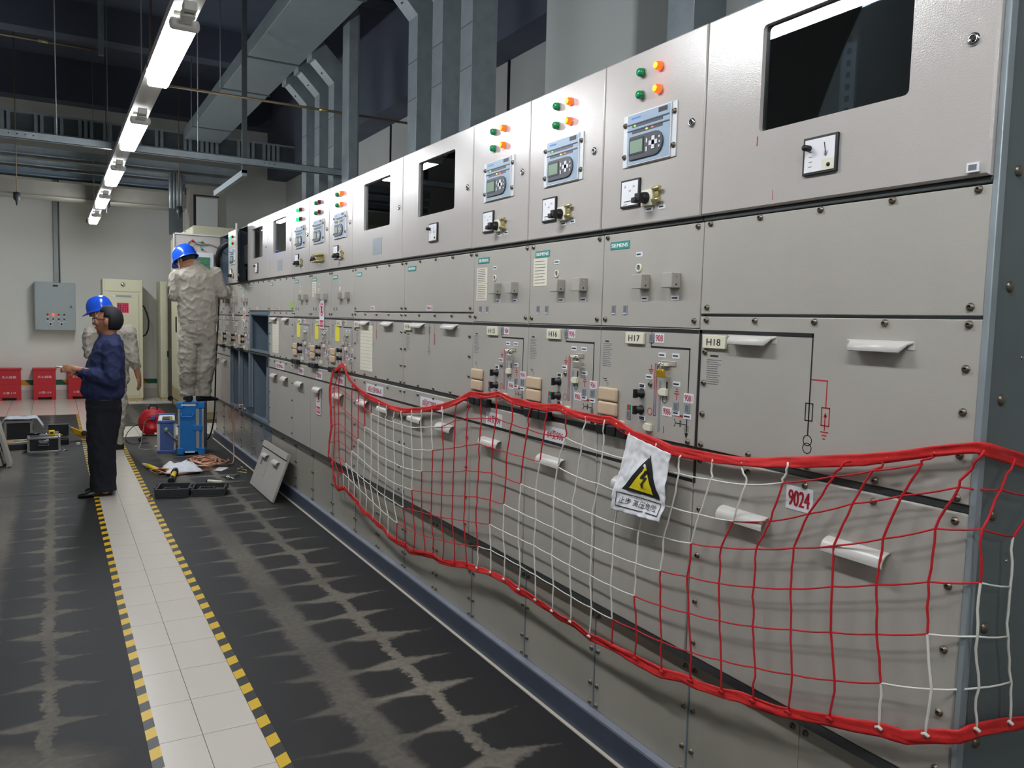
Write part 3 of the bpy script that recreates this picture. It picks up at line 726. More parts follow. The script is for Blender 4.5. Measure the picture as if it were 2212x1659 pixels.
    # lower cover
    if lower:
        L = cover(P, 'lower_cover', w, .514, 1.136, 'coat_cover', 0, .02, .0022, .005)
        b = MB('print_black'); flat(b, .001, w-.001, 1.046, 1.057); part('line_print', b, L)
        link('handle', HAND_LO, L, (0, .285, 1.0))
        if lower_text: part('panel_sign', numtag(lower_text, .2, .346, 1.058, 1.114, 'print_red2', 0, .0006), L)
    bt = 'bare_steel' if far else 'coat_base'
    B = part('base_panel', MB(bt).box(.024, .04, .0015, w-.0015, .1095, .484), P, .001, 1)
    screws(B, [(yy, zz) for yy in (.02, w-.02) for zz in (.46, .33, .2, .125)], .024)
    for fn in extras: fn(P, C)
    return P
def wide(name, Y0, w, plate, label, kind, lower_text, badge_at=None, small=None, door='closed', ctrl=True, lower=True, far=False, first=False, extras=()):
    P = thing('switchgear_panel', label, 'switchgear panel', (F, Y0, 0), 0, 'switchgear panels of the row')
    carcass(P, w)
    h = (.19, .626, 2.045, 2.323)
    D = link('instrument_door', holed_plate('coat_door', w-.002, ZL0, ZL1, h, DX, .003), P, (0, .001, 0))
    part('window_pane', MB('glass').box(-.004, -.001, h[0]-.008, h[1]+.008, h[2]-.008, h[3]+.008), D)
    link('cam_lock', LOCK, D, (DX, .05, 2.125))
    b = MB('interior_light').box(.12, .13, .44, .485, ZL0+.006, 2.3); b.mi('black')
    for q in range(14): b.box(.1195, .12, .455, .468, 1.9+q*.03, 1.915+q*.03)
    part('device_rail', b, P)
    part('device', MB('brass').box(.14, .2, .3, .42, 1.9, 2.07).mi('yellow_sticker').box(.139, .14, .33, .39, 2.045, 2.065), P)
    part('device', MB('case_grey').box(.16, .3, .52, .7, 1.86, 2.12), P)
    if kind == 'meter': meter(P, .366, .468, 1.904, 1.997, 'kV')
    else:
        part('type_plate', MB('interior_light').box(DX-.001, DX, .31, .46, 1.888, 1.985), P)
    C = cover(P, 'upper_cover', w, 1.556, 1.827)
    vs = (.029, .226, .424, .622, .817-.007)
    screws(C, [(v, 1.819) for v in vs] + [(v, 1.575) for v in (vs[0], vs[-1])])
    if badge_at: badge(P, C, *badge_at)
    if small: part('number_tag', numtag(small, .46, .53, 1.562, 1.588), C)
    if ctrl:
        C = cover(P, 'control_cover', w, 1.1555, 1.5485)
        screws(C, [(v, 1.538) for v in vs] + [(v, zz) for v in (vs[0], vs[-1]) for zz in (1.444, 1.352, 1.259, 1.167)] + [(v, 1.167) for v in vs[1:-1]])
        for yy in (.63, .236): link('handle', HAND_UP, C, (0, yy, 1.498))
        part('number_plate', MB('cream').box(-.009, 0, .722, .815, 1.455, 1.494), C, .002)
        t = MB('print_black'); text_on(t, plate, (-.009-EPS, .7685, 1.474), RT, UP, .056, .02, .0003); part('plate_lettering', t, C)
        b = MB('print_black'); r = MB('print_red')
        if first:
            flat(b, .424, w-.001, 1.498, 1.509); flat(b, w-.012, w-.001, 1.1555, 1.509)
            flat(b, .4235, .4275, 1.248, 1.508); q_ = MB('print_black'); frline(q_, .413, .438, 1.284, 1.331, .003); part('fuse_symbol', q_, C); q_ = MB('print_black'); flring(q_, .4255, 1.234, .0145, .0025); flring(q_, .4255, 1.214, .0145, .0025); part('transformer_symbol', q_, C)
            flat(r, .373, .424, 1.39, 1.393); flat(r, .3735, .3765, 1.324, 1.392); frline(r, .362, .388, 1.277, 1.325, .003); flat(r, .374, .377, 1.266, 1.306)
            r.add([(-EPS, .3805, 1.3), (-EPS, .3695, 1.3), (-EPS, .375, 1.312)], [(0, 1, 2)])
            q_ = MB('print_red')
            for q, wd in enumerate((.012, .0075, .004)): flat(q_, .3755-wd, .3755+wd, 1.2605-q*.0085, 1.2635-q*.0085)
            part('earth_symbol', q_, C)
            for z_ in (2.03, 1.862): part('paint_scratch', flat(MB('print_red2'), *((.628, .632, 2.008, 2.034) if z_ > 2 else (.566, .568, 1.858, 1.884)), DX-EPS), P)
        else:
            flat(b, .001, w-.001, 1.497, 1.509)
            flat(b, .4885, .491, 1.375, 1.497); q_ = MB('print_black'); frline(q_, .482, .498, 1.448, 1.478, .002); part('fuse_symbol', q_, C); q_ = MB('print_black'); flring(q_, .49, 1.36, .012, .002); flring(q_, .49, 1.345, .012, .002); part('transformer_symbol', q_, C)
            flat(r, .424, .4265, 1.4, 1.497); q_ = MB('print_red'); frline(q_, .417, .434, 1.405, 1.442, .002); part('arrester_symbol', q_, C); flat(r, .416, .435, 1.396, 1.399); flat(r, .42, .431, 1.39, 1.393)
        part('mimic_print', b, C); part('red_mimic_print', r, C)
        b = MB('print_grey')
        for q in range(12):
            ww = random.uniform(.7, 1)*.06; flat(b, .8-ww, .8, 1.421-q*.0064, 1.4227-q*.0064)
        b.mi('print_black'); flat(b, .755, .788, 1.431, 1.436); part('rating_print', b, C)
    if lower:
        L = cover(P, 'lower_cover', w, .514, 1.136, 'coat_cover', 0, .02, .0022, .005)
        for yy in (.623, .26): link('handle', HAND_LO, L, (0, yy, 1.006))
        screws(L, [(v, zz) for v in (.034, w-.034) for zz in (.972, .83, .688, .56)] + [(v, 1.117) for v in vs])
        b = MB('print_black')
        if first: flat(b, w-.012, w-.001, 1.046, 1.133)
        else: flat(b, .001, w-.001, 1.046, 1.057)
        part('line_print', b, L)
        if first: part('panel_sign', numtag(lower_text, .398, .483, 1.047, 1.109, 'print_red2', 0, .0016), L)
        elif lower_text: part('panel_sign', numtag(lower_text, .3, .59, 1.056, 1.112, 'print_red2', 0, .0006), L)
    bt = 'bare_steel' if far else 'coat_base'
    for a0, a1 in ((.0015, w/2-.0008), (w/2+.0008, w-.0015)):
        B = part('base_panel', MB(bt).box(.024, .04, a0, a1, .1095, .484), P, .001, 1)
        screws(B, [(yy, zz) for yy in (a0+.02, a1-.02) for zz in (.46, .33, .2, .125)], .024)
    for fn in extras: fn(P, C)
    return P
# boundaries of the panels along the aisle
YS = [.950, 1.788, 2.283, 2.778, 3.273, 4.111, 4.949, 5.444, 5.939, 6.434, 7.272, 8.110, 8.605, 9.100, 9.595, 10.09]
WF, WW = .495, .838
def end_plate(P, C):
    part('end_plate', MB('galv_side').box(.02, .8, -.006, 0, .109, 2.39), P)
    part('corner_strip', MB('galv').box(-.004, .02, -.014, 0, .109, 2.39), P, .002, 1)
    for zz in (.35, .62, .88, 1.13, 1.38, 1.62, 1.86, 2.1): part('bolt', MB('screw').lathe([(.012, 0), (.012, -.004), (.007, -.007), (0, -.007)], (.075, -.006, zz), (0, 1, 0), 10), P)
    for zz in (.5, 1.02, 1.47): part('rivet', MB('chrome').lathe([(.005, 0), (.004, -.002), (0, -.002)], (.145, -.006, zz), (0, 1, 0), 8), P)
    part('seal_tag', MB('tag_white').box(DX-.008, DX-.002, .018, .044, 1.851, 1.871).mi('print_grey').box(DX-.0085, DX-.008, .022, .04, 1.855, 1.867), P, .002)
def notice(P, C, y, z0, tilt=0.):
    o = link('prohibition_sign', MB('tag_white').box(-.002, 0, -.055, .055, 0, .2).mesh('prohibition_sign'), P, (-.004, y, z0), (tilt, 0, 0))
    b = MB('sign_red'); flring(b, 0, .135, .046, .01, 24, -.002-EPS); flat(b, -.045, .045, .012, .06, -.002-EPS)
    b.mi('print_black'); flat(b, -.012, .014, .11, .16, -.002-EPS*.8); b.mi('sign_red')
    b.add([(-.002-EPS*1.3, .033, .163), (-.002-EPS*1.3, .028, .168), (-.002-EPS*1.3, -.033, .107), (-.002-EPS*1.3, -.028, .102)], [(0, 1, 2, 3)])
    part('sign_print', b, o)
    w_ = MB('white_print'); text_on(w_, '禁止合闸', (-.002-2*EPS, 0, .036), RT, UP, .074, .026, .0004); part('sign_lettering', w_, o)
def ynote(P, C): 
    o = part('yellow_notice', MB('yellow_sticker').box(-.0015, 0, .3, .39, 1.35, 1.46), C)
def bstr(P, C):
    for q in range(3): pass
def papers(P, C):
    o = part('hanging_sheet', MB('paper_cream').box(-.0015, 0, .49, .71, 1.19, 1.47), C)
    b = MB('print_grey')
    for q in range(12): flat(b, .5, .7, 1.44-q*.021, 1.441-q*.021, -.0015-EPS)
    part('sheet_rule', b, o)
wide('H18', YS[0], WW, 'H18', 'end switchgear panel with H18 plate, dark window and 9024 sign', 'meter', '9024', first=True, extras=(end_plate,))
feeder('H17', YS[1], WF, 'H17', ('908', '9086', '9081'), 'switchgear panel with H17 plate and brass padlock beside the end panel', 'gRgR', lock='brass')
feeder('H16', YS[2], WF, 'H16', ('906', '9066', '9061'), 'switchgear panel with H16 plate and one cream instruction sheet', 'gRgR', paper=((1.661, 1.77),), lower_text='#4变906')
feeder('H15', YS[3], WF, 'H15', ('904', '9046', '9041'), 'switchgear panel with H15 plate and two stacked cream instruction sheets', 'gRgR', paper=((1.684, 1.754), (1.608, 1.682)), lower_text='#6变904')
wide('H14', YS[4], WW, 'H14', 'wide switchgear panel with H14 plate, dark window and small meter', 'meter', 'II段PT9004-II', (.677, .787), '9004-II')
wide('H13', YS[5], WW, 'H13', 'wide window switchgear panel with a ruled paper sheet hanging on it', 'plate', 'II段计量9006-II', (.7, .79), '9006-II', extras=(papers,))
feeder('H12', YS[6], WF, 'H12', ('902', '9026', '9021'), 'switchgear panel at the left end of the net with two lit red lamps', 'gRgR', lower_text='II段进线902', extras=(ynote,))
feeder('H11', YS[7], WF, 'H11', ('900', '9006', '9001'), 'switchgear panel hung with a red prohibition sign and a row of test studs', 'grgr', relay_lit=False, lower_text='母联900', test_rows=2, paper=((1.66, 1.77),), extras=(lambda P, C: notice(P, C, .2, 1.43), ynote, lambda P, C: notice(P, C, .27, .8)))
feeder('H10', YS[8], WF, 'H10', ('901', '9016', '9011'), 'switchgear panel with two lit green lamps and a yellow notice', 'GrGr', relay_lit=False, lower_text='I段进线901', extras=(ynote,))
def greens(P, C): part('green_sticker', MB('green_sticker').box(-.0015, 0, .015, .09, 1.562, 1.63), P)
wide('H9', YS[9], WW, 'H9', 'wide window switchgear panel with a lime green sticker', 'plate', 'I段计量9006-I', (.7, .79), '9006-I', extras=(papers, greens))
def openings(P, C):
    b = MB('galv_blue').box(.0, .022, .0, .05, 1.16, 1.545).box(0, .022, WW-.05, WW, 1.16, 1.545).box(0, .022, .05, WW-.05, 1.515, 1.545).box(0, .022, .05, WW-.05, 1.16, 1.185)
    part('opening_frame', b, P, .002, 1); openlow(P, C)
def openlow(P, C):
    w_ = WW if C and P.location.y > 7.2 and P.location.y < 7.4 else WF
    b = MB('galv_blue').box(.0, .03, .0, .04, .514, 1.136).box(0, .03, w_-.02, w_, .514, 1.136).box(0, .03, .04, w_-.02, .514, .545).box(.25, .26, .04, w_-.04, .56, 1.1)
    part('opening_frame', b, P, .002, 1)
    for zz in (.65, .8, .95): part('inner_bolt', MB('rail_dark').cyl((.25, w_*.4, zz), (.235, w_*.4, zz), .012, n=8), P)
    part('inner_bar', MB('galv').box(.08, .1, w_*.5, w_*.5+.04, .515, 1.13), P)
wide('H8', YS[10], WW, 'H8', 'wide switchgear panel with its middle and lower covers taken off', 'meter', None, (.7, .79), '9004-I', ctrl=False, lower=False, far=True, extras=(openings,))
def door_ajar(P, C):
    o = part('instrument_door', MB('coat_door').box(0, .02, -WF+.002, -.002, ZL0, ZL1), P, .004, loc=(DX, WF, 0), rot=(0, 0, -radians(13)))
    part('stiffener', MB('coat_white').box(.02, .03, -WF+.03, -.03, ZL0+.05, ZL0+.07).box(.02, .03, -WF+.03, -.03, ZL1-.07, ZL1-.05), o)
    part('device_cover', MB('tag_white').box(.03, .2, .05, .4, 2.03, 2.22), P, .004)
    b = MB('black').box(.05, .2, .06, .42, 1.87, 1.98); b.mi('white_print')
    for q in range(5): b.box(.049, .05, .08+q*.03, .09+q*.03, 1.9, 1.95)
    part('terminal_block', b, P)
feeder('H7', YS[11], WF, 'H7', ('907', '9076', '9071'), 'switchgear panel with its instrument door ajar showing a dark interior', '', door='ajar', lower=False, far=True, extras=(door_ajar, openlow, lambda P, C: notice(P, C, .25, 1.38, radians(14))), pillow2=True)
feeder('H6', YS[12], WF, 'H6', ('905', '9056', '9051'), 'switchgear panel with two lit green lamps beside the ajar door', 'GrGr', relay_lit=False, lower=False, far=True, paper=((1.6, 1.77),), extras=(openlow, lambda P, C: notice(P, C, .3, 1.43)))
def door_open(P, C):
    # leaf swung square to the row: its inner face looks down the aisle
    o = part('instrument_door', MB('coat_door').box(-WF, 0, -.02, 0, ZL0, ZL1), P, .004, loc=(DX, WF, 0))
    part('door_rim', MB('coat_white').box(-WF, 0, -.032, -.02, ZL1-.015, ZL1).box(-WF, -WF+.012, -.032, -.02, ZL0, ZL1), o)
    for m, xx, zz in (('print_red', -.3, 2.32), ('lamp_green', -.2, 2.31), ('print_red', -.3, 2.24), ('lamp_green', -.2, 2.23)):
        part('lamp_back', MB(m).lathe([(.012, 0), (.012, -.03), (0, -.03)], (xx, -.02, zz), (0, 1, 0), 10), o)
    part('loom', MB('cable_grey').tube([(-.34, -.02, 2.28), (-.33, -.035, 2.31), (-.3, -.035, 2.325), (-.26, -.03, 2.285), (-.2, -.03, 2.28), (-.12, -.03, 2.29), (-.05, -.04, 2.27), (0, -.06, 2.22)], .007, 6)
         .tube([(-.3, -.03, 2.24), (-.29, -.04, 2.27), (-.25, -.035, 2.28)], .004, 6).tube([(-.2, -.03, 2.23), (-.22, -.035, 2.26), (-.2, -.035, 2.28)], .004, 6).tube([(-.2, -.03, 2.3), (-.24, -.04, 2.31), (-.26, -.03, 2.28)], .004, 6), o)
    r = part('relay_back', MB('relay_plate').box(-.3, -.08, -.07, -.02, 1.98, 2.19), o, .003)
    part('circuit_board', MB('pcb').box(-.29, -.12, -.073, -.07, 1.99, 2.14), r)
    part('cable_sleeve', MB('cable_black').tube([(-.03, -.05, 2.05), (-.045, -.1, 2.14), (-.02, -.15, 2.24), (.04, -.2, 2.3), (.1, -.25, 2.32)], [.028, .032, .034, .034, .03], 10), P, loc=(DX, WF, 0))
    part('mounting_plate', MB('interior_light').box(.2, .21, .03, .46, ZL0+.01, 2.3), P)
feeder('H5', YS[13], WF, 'H5', ('903', '9036', '9031'), 'switchgear panel with its instrument door swung wide open', '', door='open', far=True, extras=(door_open,))
feeder('H4', YS[14], WF, 'H4', ('901', '9016', '9011'), 'last switchgear panel of the row behind the worker on the case', 'grgr', relay_lit=False, far=True)
# tall cream cabinets beyond the cross passage
for i, y0 in enumerate((11.94, 12.74, 13.54)):
    t = thing('tall_cabinet', ('tall cream cabinet at the far right, nearest of three', 'tall cream cabinet at the far right, middle of three', 'tall cream cabinet at the far right beside the back wall')[i], 'cabinet', (1.70, y0, 0), 0, 'tall cream cabinets')
    part('body', MB('cream_cab').box(.012, .9, .0, .797, .1, 2.73), t, .003, 1)
    part('base', MB('cream_base').box(.02, .88, .005, .79, 0, .1), t)
    d = part('door', MB('cream_cab').box(0, .012, .02, .777, .3, 1.95), t, .003)
    part('door_handle', MB('black').box(-.02, 0, .1, .125, 1.2, 1.45), d, .003)
    part('upper_door', MB('cream_cab').box(0, .012, .02, .777, 1.98, 2.7), t, .003)
    part('kick_panel', MB('cream_base').box(0, .012, .02, .777, .12, .28), t)
    screws(t, [(.03, 2.71), (.4, 2.71), (.77, 2.71)], .012, 'bolt')
# ================================================================= safety net strung in front of the covers
def ray(px, py): return ((px-IW/2)*CR - (py-IH/2)*CU + FPX*CF).normalized()
NX = 1.645
def net_pt(px, py, off=0.):
    """photo measurement -> point on the hanging plane of the net, which turns the corner of the row at its near end"""
    d = ray(px, py); t = (NX+off)/d.x; p = CAMP + d*t
    if p.y < .915:
        t = .915/d.y; p = CAMP + d*t
    return p
TOP = [(736, 788), (742, 790), (748, 808), (761, 829), (781, 848), (803, 861), (825, 871), (846, 881), (868, 887), (897, 885), (926, 884), (955, 878), (985, 868), (1000, 860), (1016, 851), (1047, 855), (1078, 851), (1105, 865), (1137, 873), (1172, 879), (1209, 881), (1224, 889), (1255, 898), (1293, 905), (1321, 908), (1342, 922), (1367, 939), (1396, 948), (1426, 960), (1450, 973), (1488, 981), (1540, 989), (1592, 996), (1654, 1000), (1696, 998), (1735, 998), (1785, 997), (1860, 994), (1934, 986), (2009, 977), (2084, 969), (2109, 967), (2134, 971), (2172, 983), (2212, 996), (2260, 1012)]
BOT = [(717, 996), (720, 1024), (725, 1049), (730, 1057), (742, 1053), (757, 1069), (773, 1087), (783, 1105), (798, 1115), (813, 1130), (828, 1141), (838, 1158), (856, 1170), (874, 1178), (884, 1191), (919, 1197), (935, 1201), (950, 1213), (975, 1217), (1003, 1220), (1023, 1227), (1054, 1236), (1079, 1248), (1099, 1259), (1114, 1272), (1142, 1287), (1162, 1302), (1187, 1318), (1210, 1335), (1240, 1349), (1273, 1377), (1304, 1389), (1329, 1402), (1365, 1421), (1395, 1437), (1430, 1454), (1476, 1465), (1506, 1480), (1558, 1497), (1597, 1505), (1635, 1521), (1680, 1537), (1725, 1545), (1777, 1553), (1838, 1566), (1899, 1576), (1954, 1593), (2015, 1590), (2073, 1592), (2121, 1576), (2170, 1566), (2212, 1561), (2265, 1556)]
SIDE = [(736, 789), (728, 797), (719, 803), (712, 838), (714, 880), (716, 920), (711, 955), (709, 985), (717, 996)]
# column index -> pixel, row by row (columns a..: colour blocks are eight cells wide and step one column per row)
A0 = 7
ROWS = [
 [(0, 711, 840), (2, 732, 836), (4, 760, 859), (7, 802, 893), (9, 833, 906), (12, 888, 923), (15, 955, 921), (16, 983, 908), (17, 1009, 903), (18, 1040, 903), (19, 1072, 903), (20, 1105, 916), (22, 1176, 938), (23, 1222, 945), (24, 1256, 961), (25, 1303, 977), (28, 1467, 1023), (29, 1536, 1036), (30, 1611, 1047), (31, 1690, 1043), (32, 1802, 1029), (33, 1885, 1017), (34, 1992, 1001)],
 [(0, 713, 881), (2, 732, 874), (4, 760, 899), (6, 788, 921), (9, 833, 948), (12, 890, 971), (14, 935, 972), (16, 982, 967), (17, 1008, 962), (18, 1035, 958), (20, 1096, 977), (22, 1166, 997), (23, 1203, 1008), (24, 1246, 1030), (25, 1292, 1045), (26, 1340, 1063), (28, 1451, 1096), (29, 1512, 1111), (30, 1583, 1126), (31, 1665, 1126), (32, 1746, 1110), (33, 1841, 1088), (34, 1947, 1071), (35, 2072, 1052), (36, 2162, 1058), (37, 2240, 1074)],
 [(0, 715, 919), (2, 732, 914), (4, 760, 938), (5, 773, 948), (8, 817, 983), (11, 871, 1010), (13, 911, 1018), (16, 980, 1019), (17, 1006, 1016), (19, 1062, 1021), (21, 1124, 1045), (22, 1157, 1058), (23, 1197, 1073), (25, 1280, 1110), (26, 1328, 1130), (27, 1380, 1146), (28, 1434, 1161), (29, 1493, 1174), (30, 1559, 1182), (31, 1634, 1186), (32, 1714, 1184), (33, 1801, 1179), (34, 1907, 1164), (35, 2020, 1142), (36, 2122, 1143), (37, 2187, 1160)],
 [(0, 712, 956), (2, 732, 951), (4, 760, 973), (7, 802, 1011), (10, 851, 1043), (12, 890, 1058), (15, 954, 1069), (17, 1004, 1071), (18, 1031, 1073), (19, 1059, 1079), (20, 1088, 1089), (22, 1157, 1122), (25, 1280, 1180), (26, 1323, 1198), (27, 1374, 1217), (28, 1427, 1233), (29, 1484, 1245), (30, 1553, 1260), (31, 1629, 1268), (32, 1708, 1272), (33, 1798, 1267), (34, 1893, 1263), (35, 2005, 1257), (36, 2118, 1259), (37, 2182, 1268)],
 [(0, 709, 988), (2, 733, 988), (3, 747, 1000), (6, 785, 1035), (9, 830, 1071), (11, 871, 1096), (13, 911, 1106), (15, 952, 1117), (17, 1002, 1124), (19, 1057, 1132), (20, 1087, 1147), (22, 1154, 1178), (23, 1191, 1199), (24, 1230, 1221), (25, 1275, 1243), (26, 1320, 1265), (27, 1370, 1287), (28, 1427, 1308), (29, 1488, 1324), (30, 1555, 1341), (31, 1626, 1353), (32, 1708, 1360), (33, 1794, 1366), (34, 1894, 1370), (35, 2002, 1370), (36, 2112, 1375), (37, 2178, 1375)],
 [(0, 722, 1018), (1, 731, 1020), (2, 741, 1022), (5, 778, 1058), (8, 822, 1100), (10, 857, 1130), (12, 896, 1150), (14, 936, 1162), (16, 982, 1173), (18, 1033, 1180), (19, 1060, 1188), (20, 1091, 1204), (21, 1124, 1223), (22, 1157, 1242), (23, 1195, 1265), (24, 1234, 1289), (25, 1278, 1313), (26, 1323, 1337), (27, 1374, 1361), (28, 1429, 1387), (29, 1494, 1409), (30, 1558, 1426), (31, 1632, 1442), (32, 1712, 1457), (33, 1803, 1470), (34, 1902, 1476), (35, 2013, 1489), (36, 2115, 1486), (37, 2184, 1473)]]
TOPX = {28: (1472, 983), 29: (1540, 991), 30: (1603, 998), 31: (1702, 999), 32: (1838, 995), 33: (1918, 989), 34: (2019, 978), 35: (2127, 972), 36: (2193, 991), 37: (2250, 1009)}
net = thing('safety_net', 'red and white rope safety net strung along the lower covers of the switchgear', 'net', (NX, 5.4, 0))
NB = Vector((NX, 5.4, 0))
def band(name, pl, wid, seed):
    pts = [net_pt(*p) for p in pl]; fine = []
    for a, b in zip(pts, pts[1:]):
        n = max(2, int((b-a).length/.03))
        for i in range(n): fine.append(a.lerp(b, i/n))
    fine.append(pts[-1]); m = MB('band_red'); vs = []; K = 6
    m.smooth = True
    for i, p in enumerate(fine):
        d = (fine[min(i+1, len(fine)-1)] - fine[max(i-1, 0)]).normalized(); nrm = Vector((-1, 0, 0)) if abs(d.x) < .7 else Vector((0, -1, 0))
        u = d.cross(nrm); u.normalize(); nrm = u.cross(d)
        for k in range(K+1):
            t = k/K-.5; ww = wid*(1+.28*noise.noise((i*.13+seed, 3.1, seed)))
            rip = .006*noise.noise((i*.31+seed, k*1.3, seed*2)) + .004*noise.noise((i*.9, k*2.1, seed))
            tw = .9*noise.noise((i*.05, seed, 7))
            vs.append(p - NB + u*(t*ww*cos(tw)) + nrm*(t*ww*sin(tw)*.5 + rip))
    n = len(fine)
    m.add(vs, [(i*(K+1)+k, i*(K+1)+k+1, (i+1)*(K+1)+k+1, (i+1)*(K+1)+k) for i in range(n-1) for k in range(K)])
    me = m.mesh(name)
    bm = bmesh.new(); bm.from_mesh(me); r = bmesh.ops.solidify(bm, geom=bm.faces[:], thickness=.003); bm.to_mesh(me); bm.free()
    o = link(name, me, net); return o
band('top_band', TOP, .028, 1.); band('bottom_band', BOT, .03, 5.); band('side_band', SIDE, .028, 9.)
def rowpt(j, i):
    R_ = ROWS[j]
    for (i0, x0, y0), (i1, x1, y1) in zip(R_, R_[1:]):
        if i0 <= i <= i1:
            a, b = net_pt(x0, y0), net_pt(x1, y1); t = (i-i0)/(i1-i0); p = a.lerp(b, t)
            p.x += .004*noise.noise((i*.7, j*1.7, 0)); return p
    return None
def cell_mat(j, i0):          # cord colour between column i0 and i0+1 on row j
    return 'net_white' if ((i0 - (A0 - j)) // 8) % 2 == 0 else 'net_red'
for j in range(6):
    pts, ms = [], []
    last = ROWS[j][-1][0]
    for i in range(0, last+1):
        p = rowpt(j, i)
        if p is None: continue
        if pts:
            q = pts[-1]
            for s_ in (.33, .66):
                pp = q.lerp(p, s_); pp.z -= .0025*(1-(2*s_-1)**2); pts.append(pp); ms.append(cell_mat(j, i-1))
            ms.append(cell_mat(j, i-1))
        pts.append(p)
    m = MB('net_red', 'net_white'); m.tube([p-NB for p in pts], .0023, 5, mats=ms); part('cross_cord', m, net)
def poly_at(pl, x):
    for (x0, y0), (x1, y1) in zip(pl, pl[1:]):
        if x0 <= x <= x1 and x1 > x0: return y0 + (y1-y0)*(x-x0)/(x1-x0)
    return None
def near_on(pl, p):
    best = None
    for a, b in zip(pl, pl[1:]):
        A, B = net_pt(*a), net_pt(*b)
        for s_ in (0, .25, .5, .75, 1):
            q = A.lerp(B, s_); d = abs(q.y-p.y)*1. + abs(q.x-p.x)
            if best is None or d < best[0]: best = (d, q)
    return best[1]
for i in range(1, 38):
    pts, ms = [], []
    ps = [rowpt(j, i) for j in range(6)]
    first = next((j for j in range(6) if ps[j] is not None), None)
    if first is None: continue
    ps = [(p if p is not None else None) for p in ps]
    seq = [(-1, net_pt(*TOPX[i]) if i in TOPX else near_on(TOP, ps[first] + Vector((0, -.012 if i > 20 else 0, 0))))] + [(j, p) for j, p in enumerate(ps) if p is not None]
    lastp = seq[-1][1]; seq.append((6, near_on(BOT, lastp)))
    for (ja, a), (jb, b) in zip(seq, seq[1:]):
        if not pts: pts.append(a)
        jj = max(0, jb-1) if jb < 6 else 5
        cm = 'net_red' if ((i - (A0 - jb) - .5) // 8) % 2 else 'net_white'
        n = 6 if ja == -1 else 4
        amp = (.016 if ja == -1 and i > 8 else .006) * (1 if i > 8 else .3)
        ph = random.random()*10
        for k in range(1, n+1):
            t = k/n; p = a.lerp(b, t)
            if k < n: p.y += amp*noise.noise((ph, t*2.6, i)); p.x += .5*amp*noise.noise((ph+5, t*2.6, i))
            pts.append(p); ms.append(cm)
    m = MB('net_red', 'net_white'); m.tube([p-NB for p in pts], .003, 6, mats=ms); part('upright_cord', m, net)
    if i > 12:
        kp = pts[-1]-NB; part('knot', MB(ms[-1]).tube([kp + Vector((-.004, .006, .004)), kp + Vector((-.006, -.002, .009)), kp + Vector((-.004, -.01, .004))], .0042, 6), net)
for px, py in ((1330, 916), (1081, 855), (1215, 884), (737, 790)):
    p = net_pt(px, py) - NB; part('hook', MB('cream').lathe([(.004, -.03), (.011, -.02), (.013, 0), (.011, .012), (0, .014)], p + Vector((.014, 0, 0)), (-1, 0, 0), 12), net)
# crumpled warning sheet hung on the top band
SG = [net_pt(1356, 937, -.02), net_pt(1450, 981, -.02), net_pt(1426, 1128, -.03), net_pt(1319, 1100, -.03)]
SGC = SG[0].copy()
def sg(u, v, off=0.):
    p = SG[0].lerp(SG[1], u).lerp(SG[3].lerp(SG[2], u), v)
    c = .010*noise.noise((u*2.6, v*3.2, 1.)) + .006*abs(noise.noise((u*5.5+3, v*5, 4.))) + .003*noise.noise((u*13, v*12, 8.))
    p.y += .006*sin(v*5.5+.6)*(u-.35)*1.6
    p.x += -c - off
    return p - SGC
sn = thing('warning_sheet', 'crumpled white warning sheet with black and yellow voltage triangle hung on the net', 'sign', SGC)
N1, N2 = 44, 60
m = MB('paper_white'); m.smooth = True
m.add([sg(i/N1, j/N2) for j in range(N2+1) for i in range(N1+1)], [(j*(N1+1)+i, j*(N1+1)+i+1, (j+1)*(N1+1)+i+1, (j+1)*(N1+1)+i) for j in range(N2) for i in range(N1)])
me = m.mesh('sheet'); bm = bmesh.new(); bm.from_mesh(me); bmesh.ops.solidify(bm, geom=bm.faces[:], thickness=.0008); bm.to_mesh(me); bm.free()
link('sheet', me, sn)
def on_sheet(name, mname, polys, off, sub=True):
    m = MB(mname); bm = bmesh.new()
    for vs, fs in polys:
        bv = [bm.verts.new((a, b, 0)) for a, b in vs]
        for f in fs:
            try: bm.faces.new([bv[i] for i in f])
            except ValueError: pass
    if sub:
        bmesh.ops.triangulate(bm, faces=bm.faces[:])
        for _ in range(3):
            lg = [e for e in bm.edges if e.calc_length() > .05]
            if not lg: break
            bmesh.ops.subdivide_edges(bm, edges=lg, cuts=1); bmesh.ops.triangulate(bm, faces=bm.faces[:])
    bm.verts.index_update(); m.smooth = True
    m.add([sg(v.co.x, v.co.y, off) for v in bm.verts], [[v.index for v in f.verts] for f in bm.faces]); bm.free()
    return part(name, m, sn)
T = [(.60, .13), (.92, .69), (.16, .69)]
on_sheet('triangle_print', 'print_black', [(T, [(0, 1, 2)])], .0016)
cx, cy = .56, .52
on_sheet('yellow_print', 'sign_yellow', [([(cx+(a-cx)*.64, cy+.02+(b-cy)*.64) for a, b in T], [(0, 1, 2)])], .0032)
on_sheet('bolt_print', 'print_black', [([(.6, .34), (.66, .35), (.58, .46), (.52, .45)], [(0, 1, 2, 3)]), ([(.52, .445), (.65, .435), (.64, .46), (.52, .47)], [(0, 1, 2, 3)]), ([(.62, .44), (.655, .445), (.575, .565), (.54, .555)], [(0, 1, 2, 3)]), ([(.52, .535), (.62, .555), (.545, .61)], [(0, 1, 2)])], .0048)
fr_ = [(.09, .745), (.93, .745), (.93, .925), (.09, .925)]
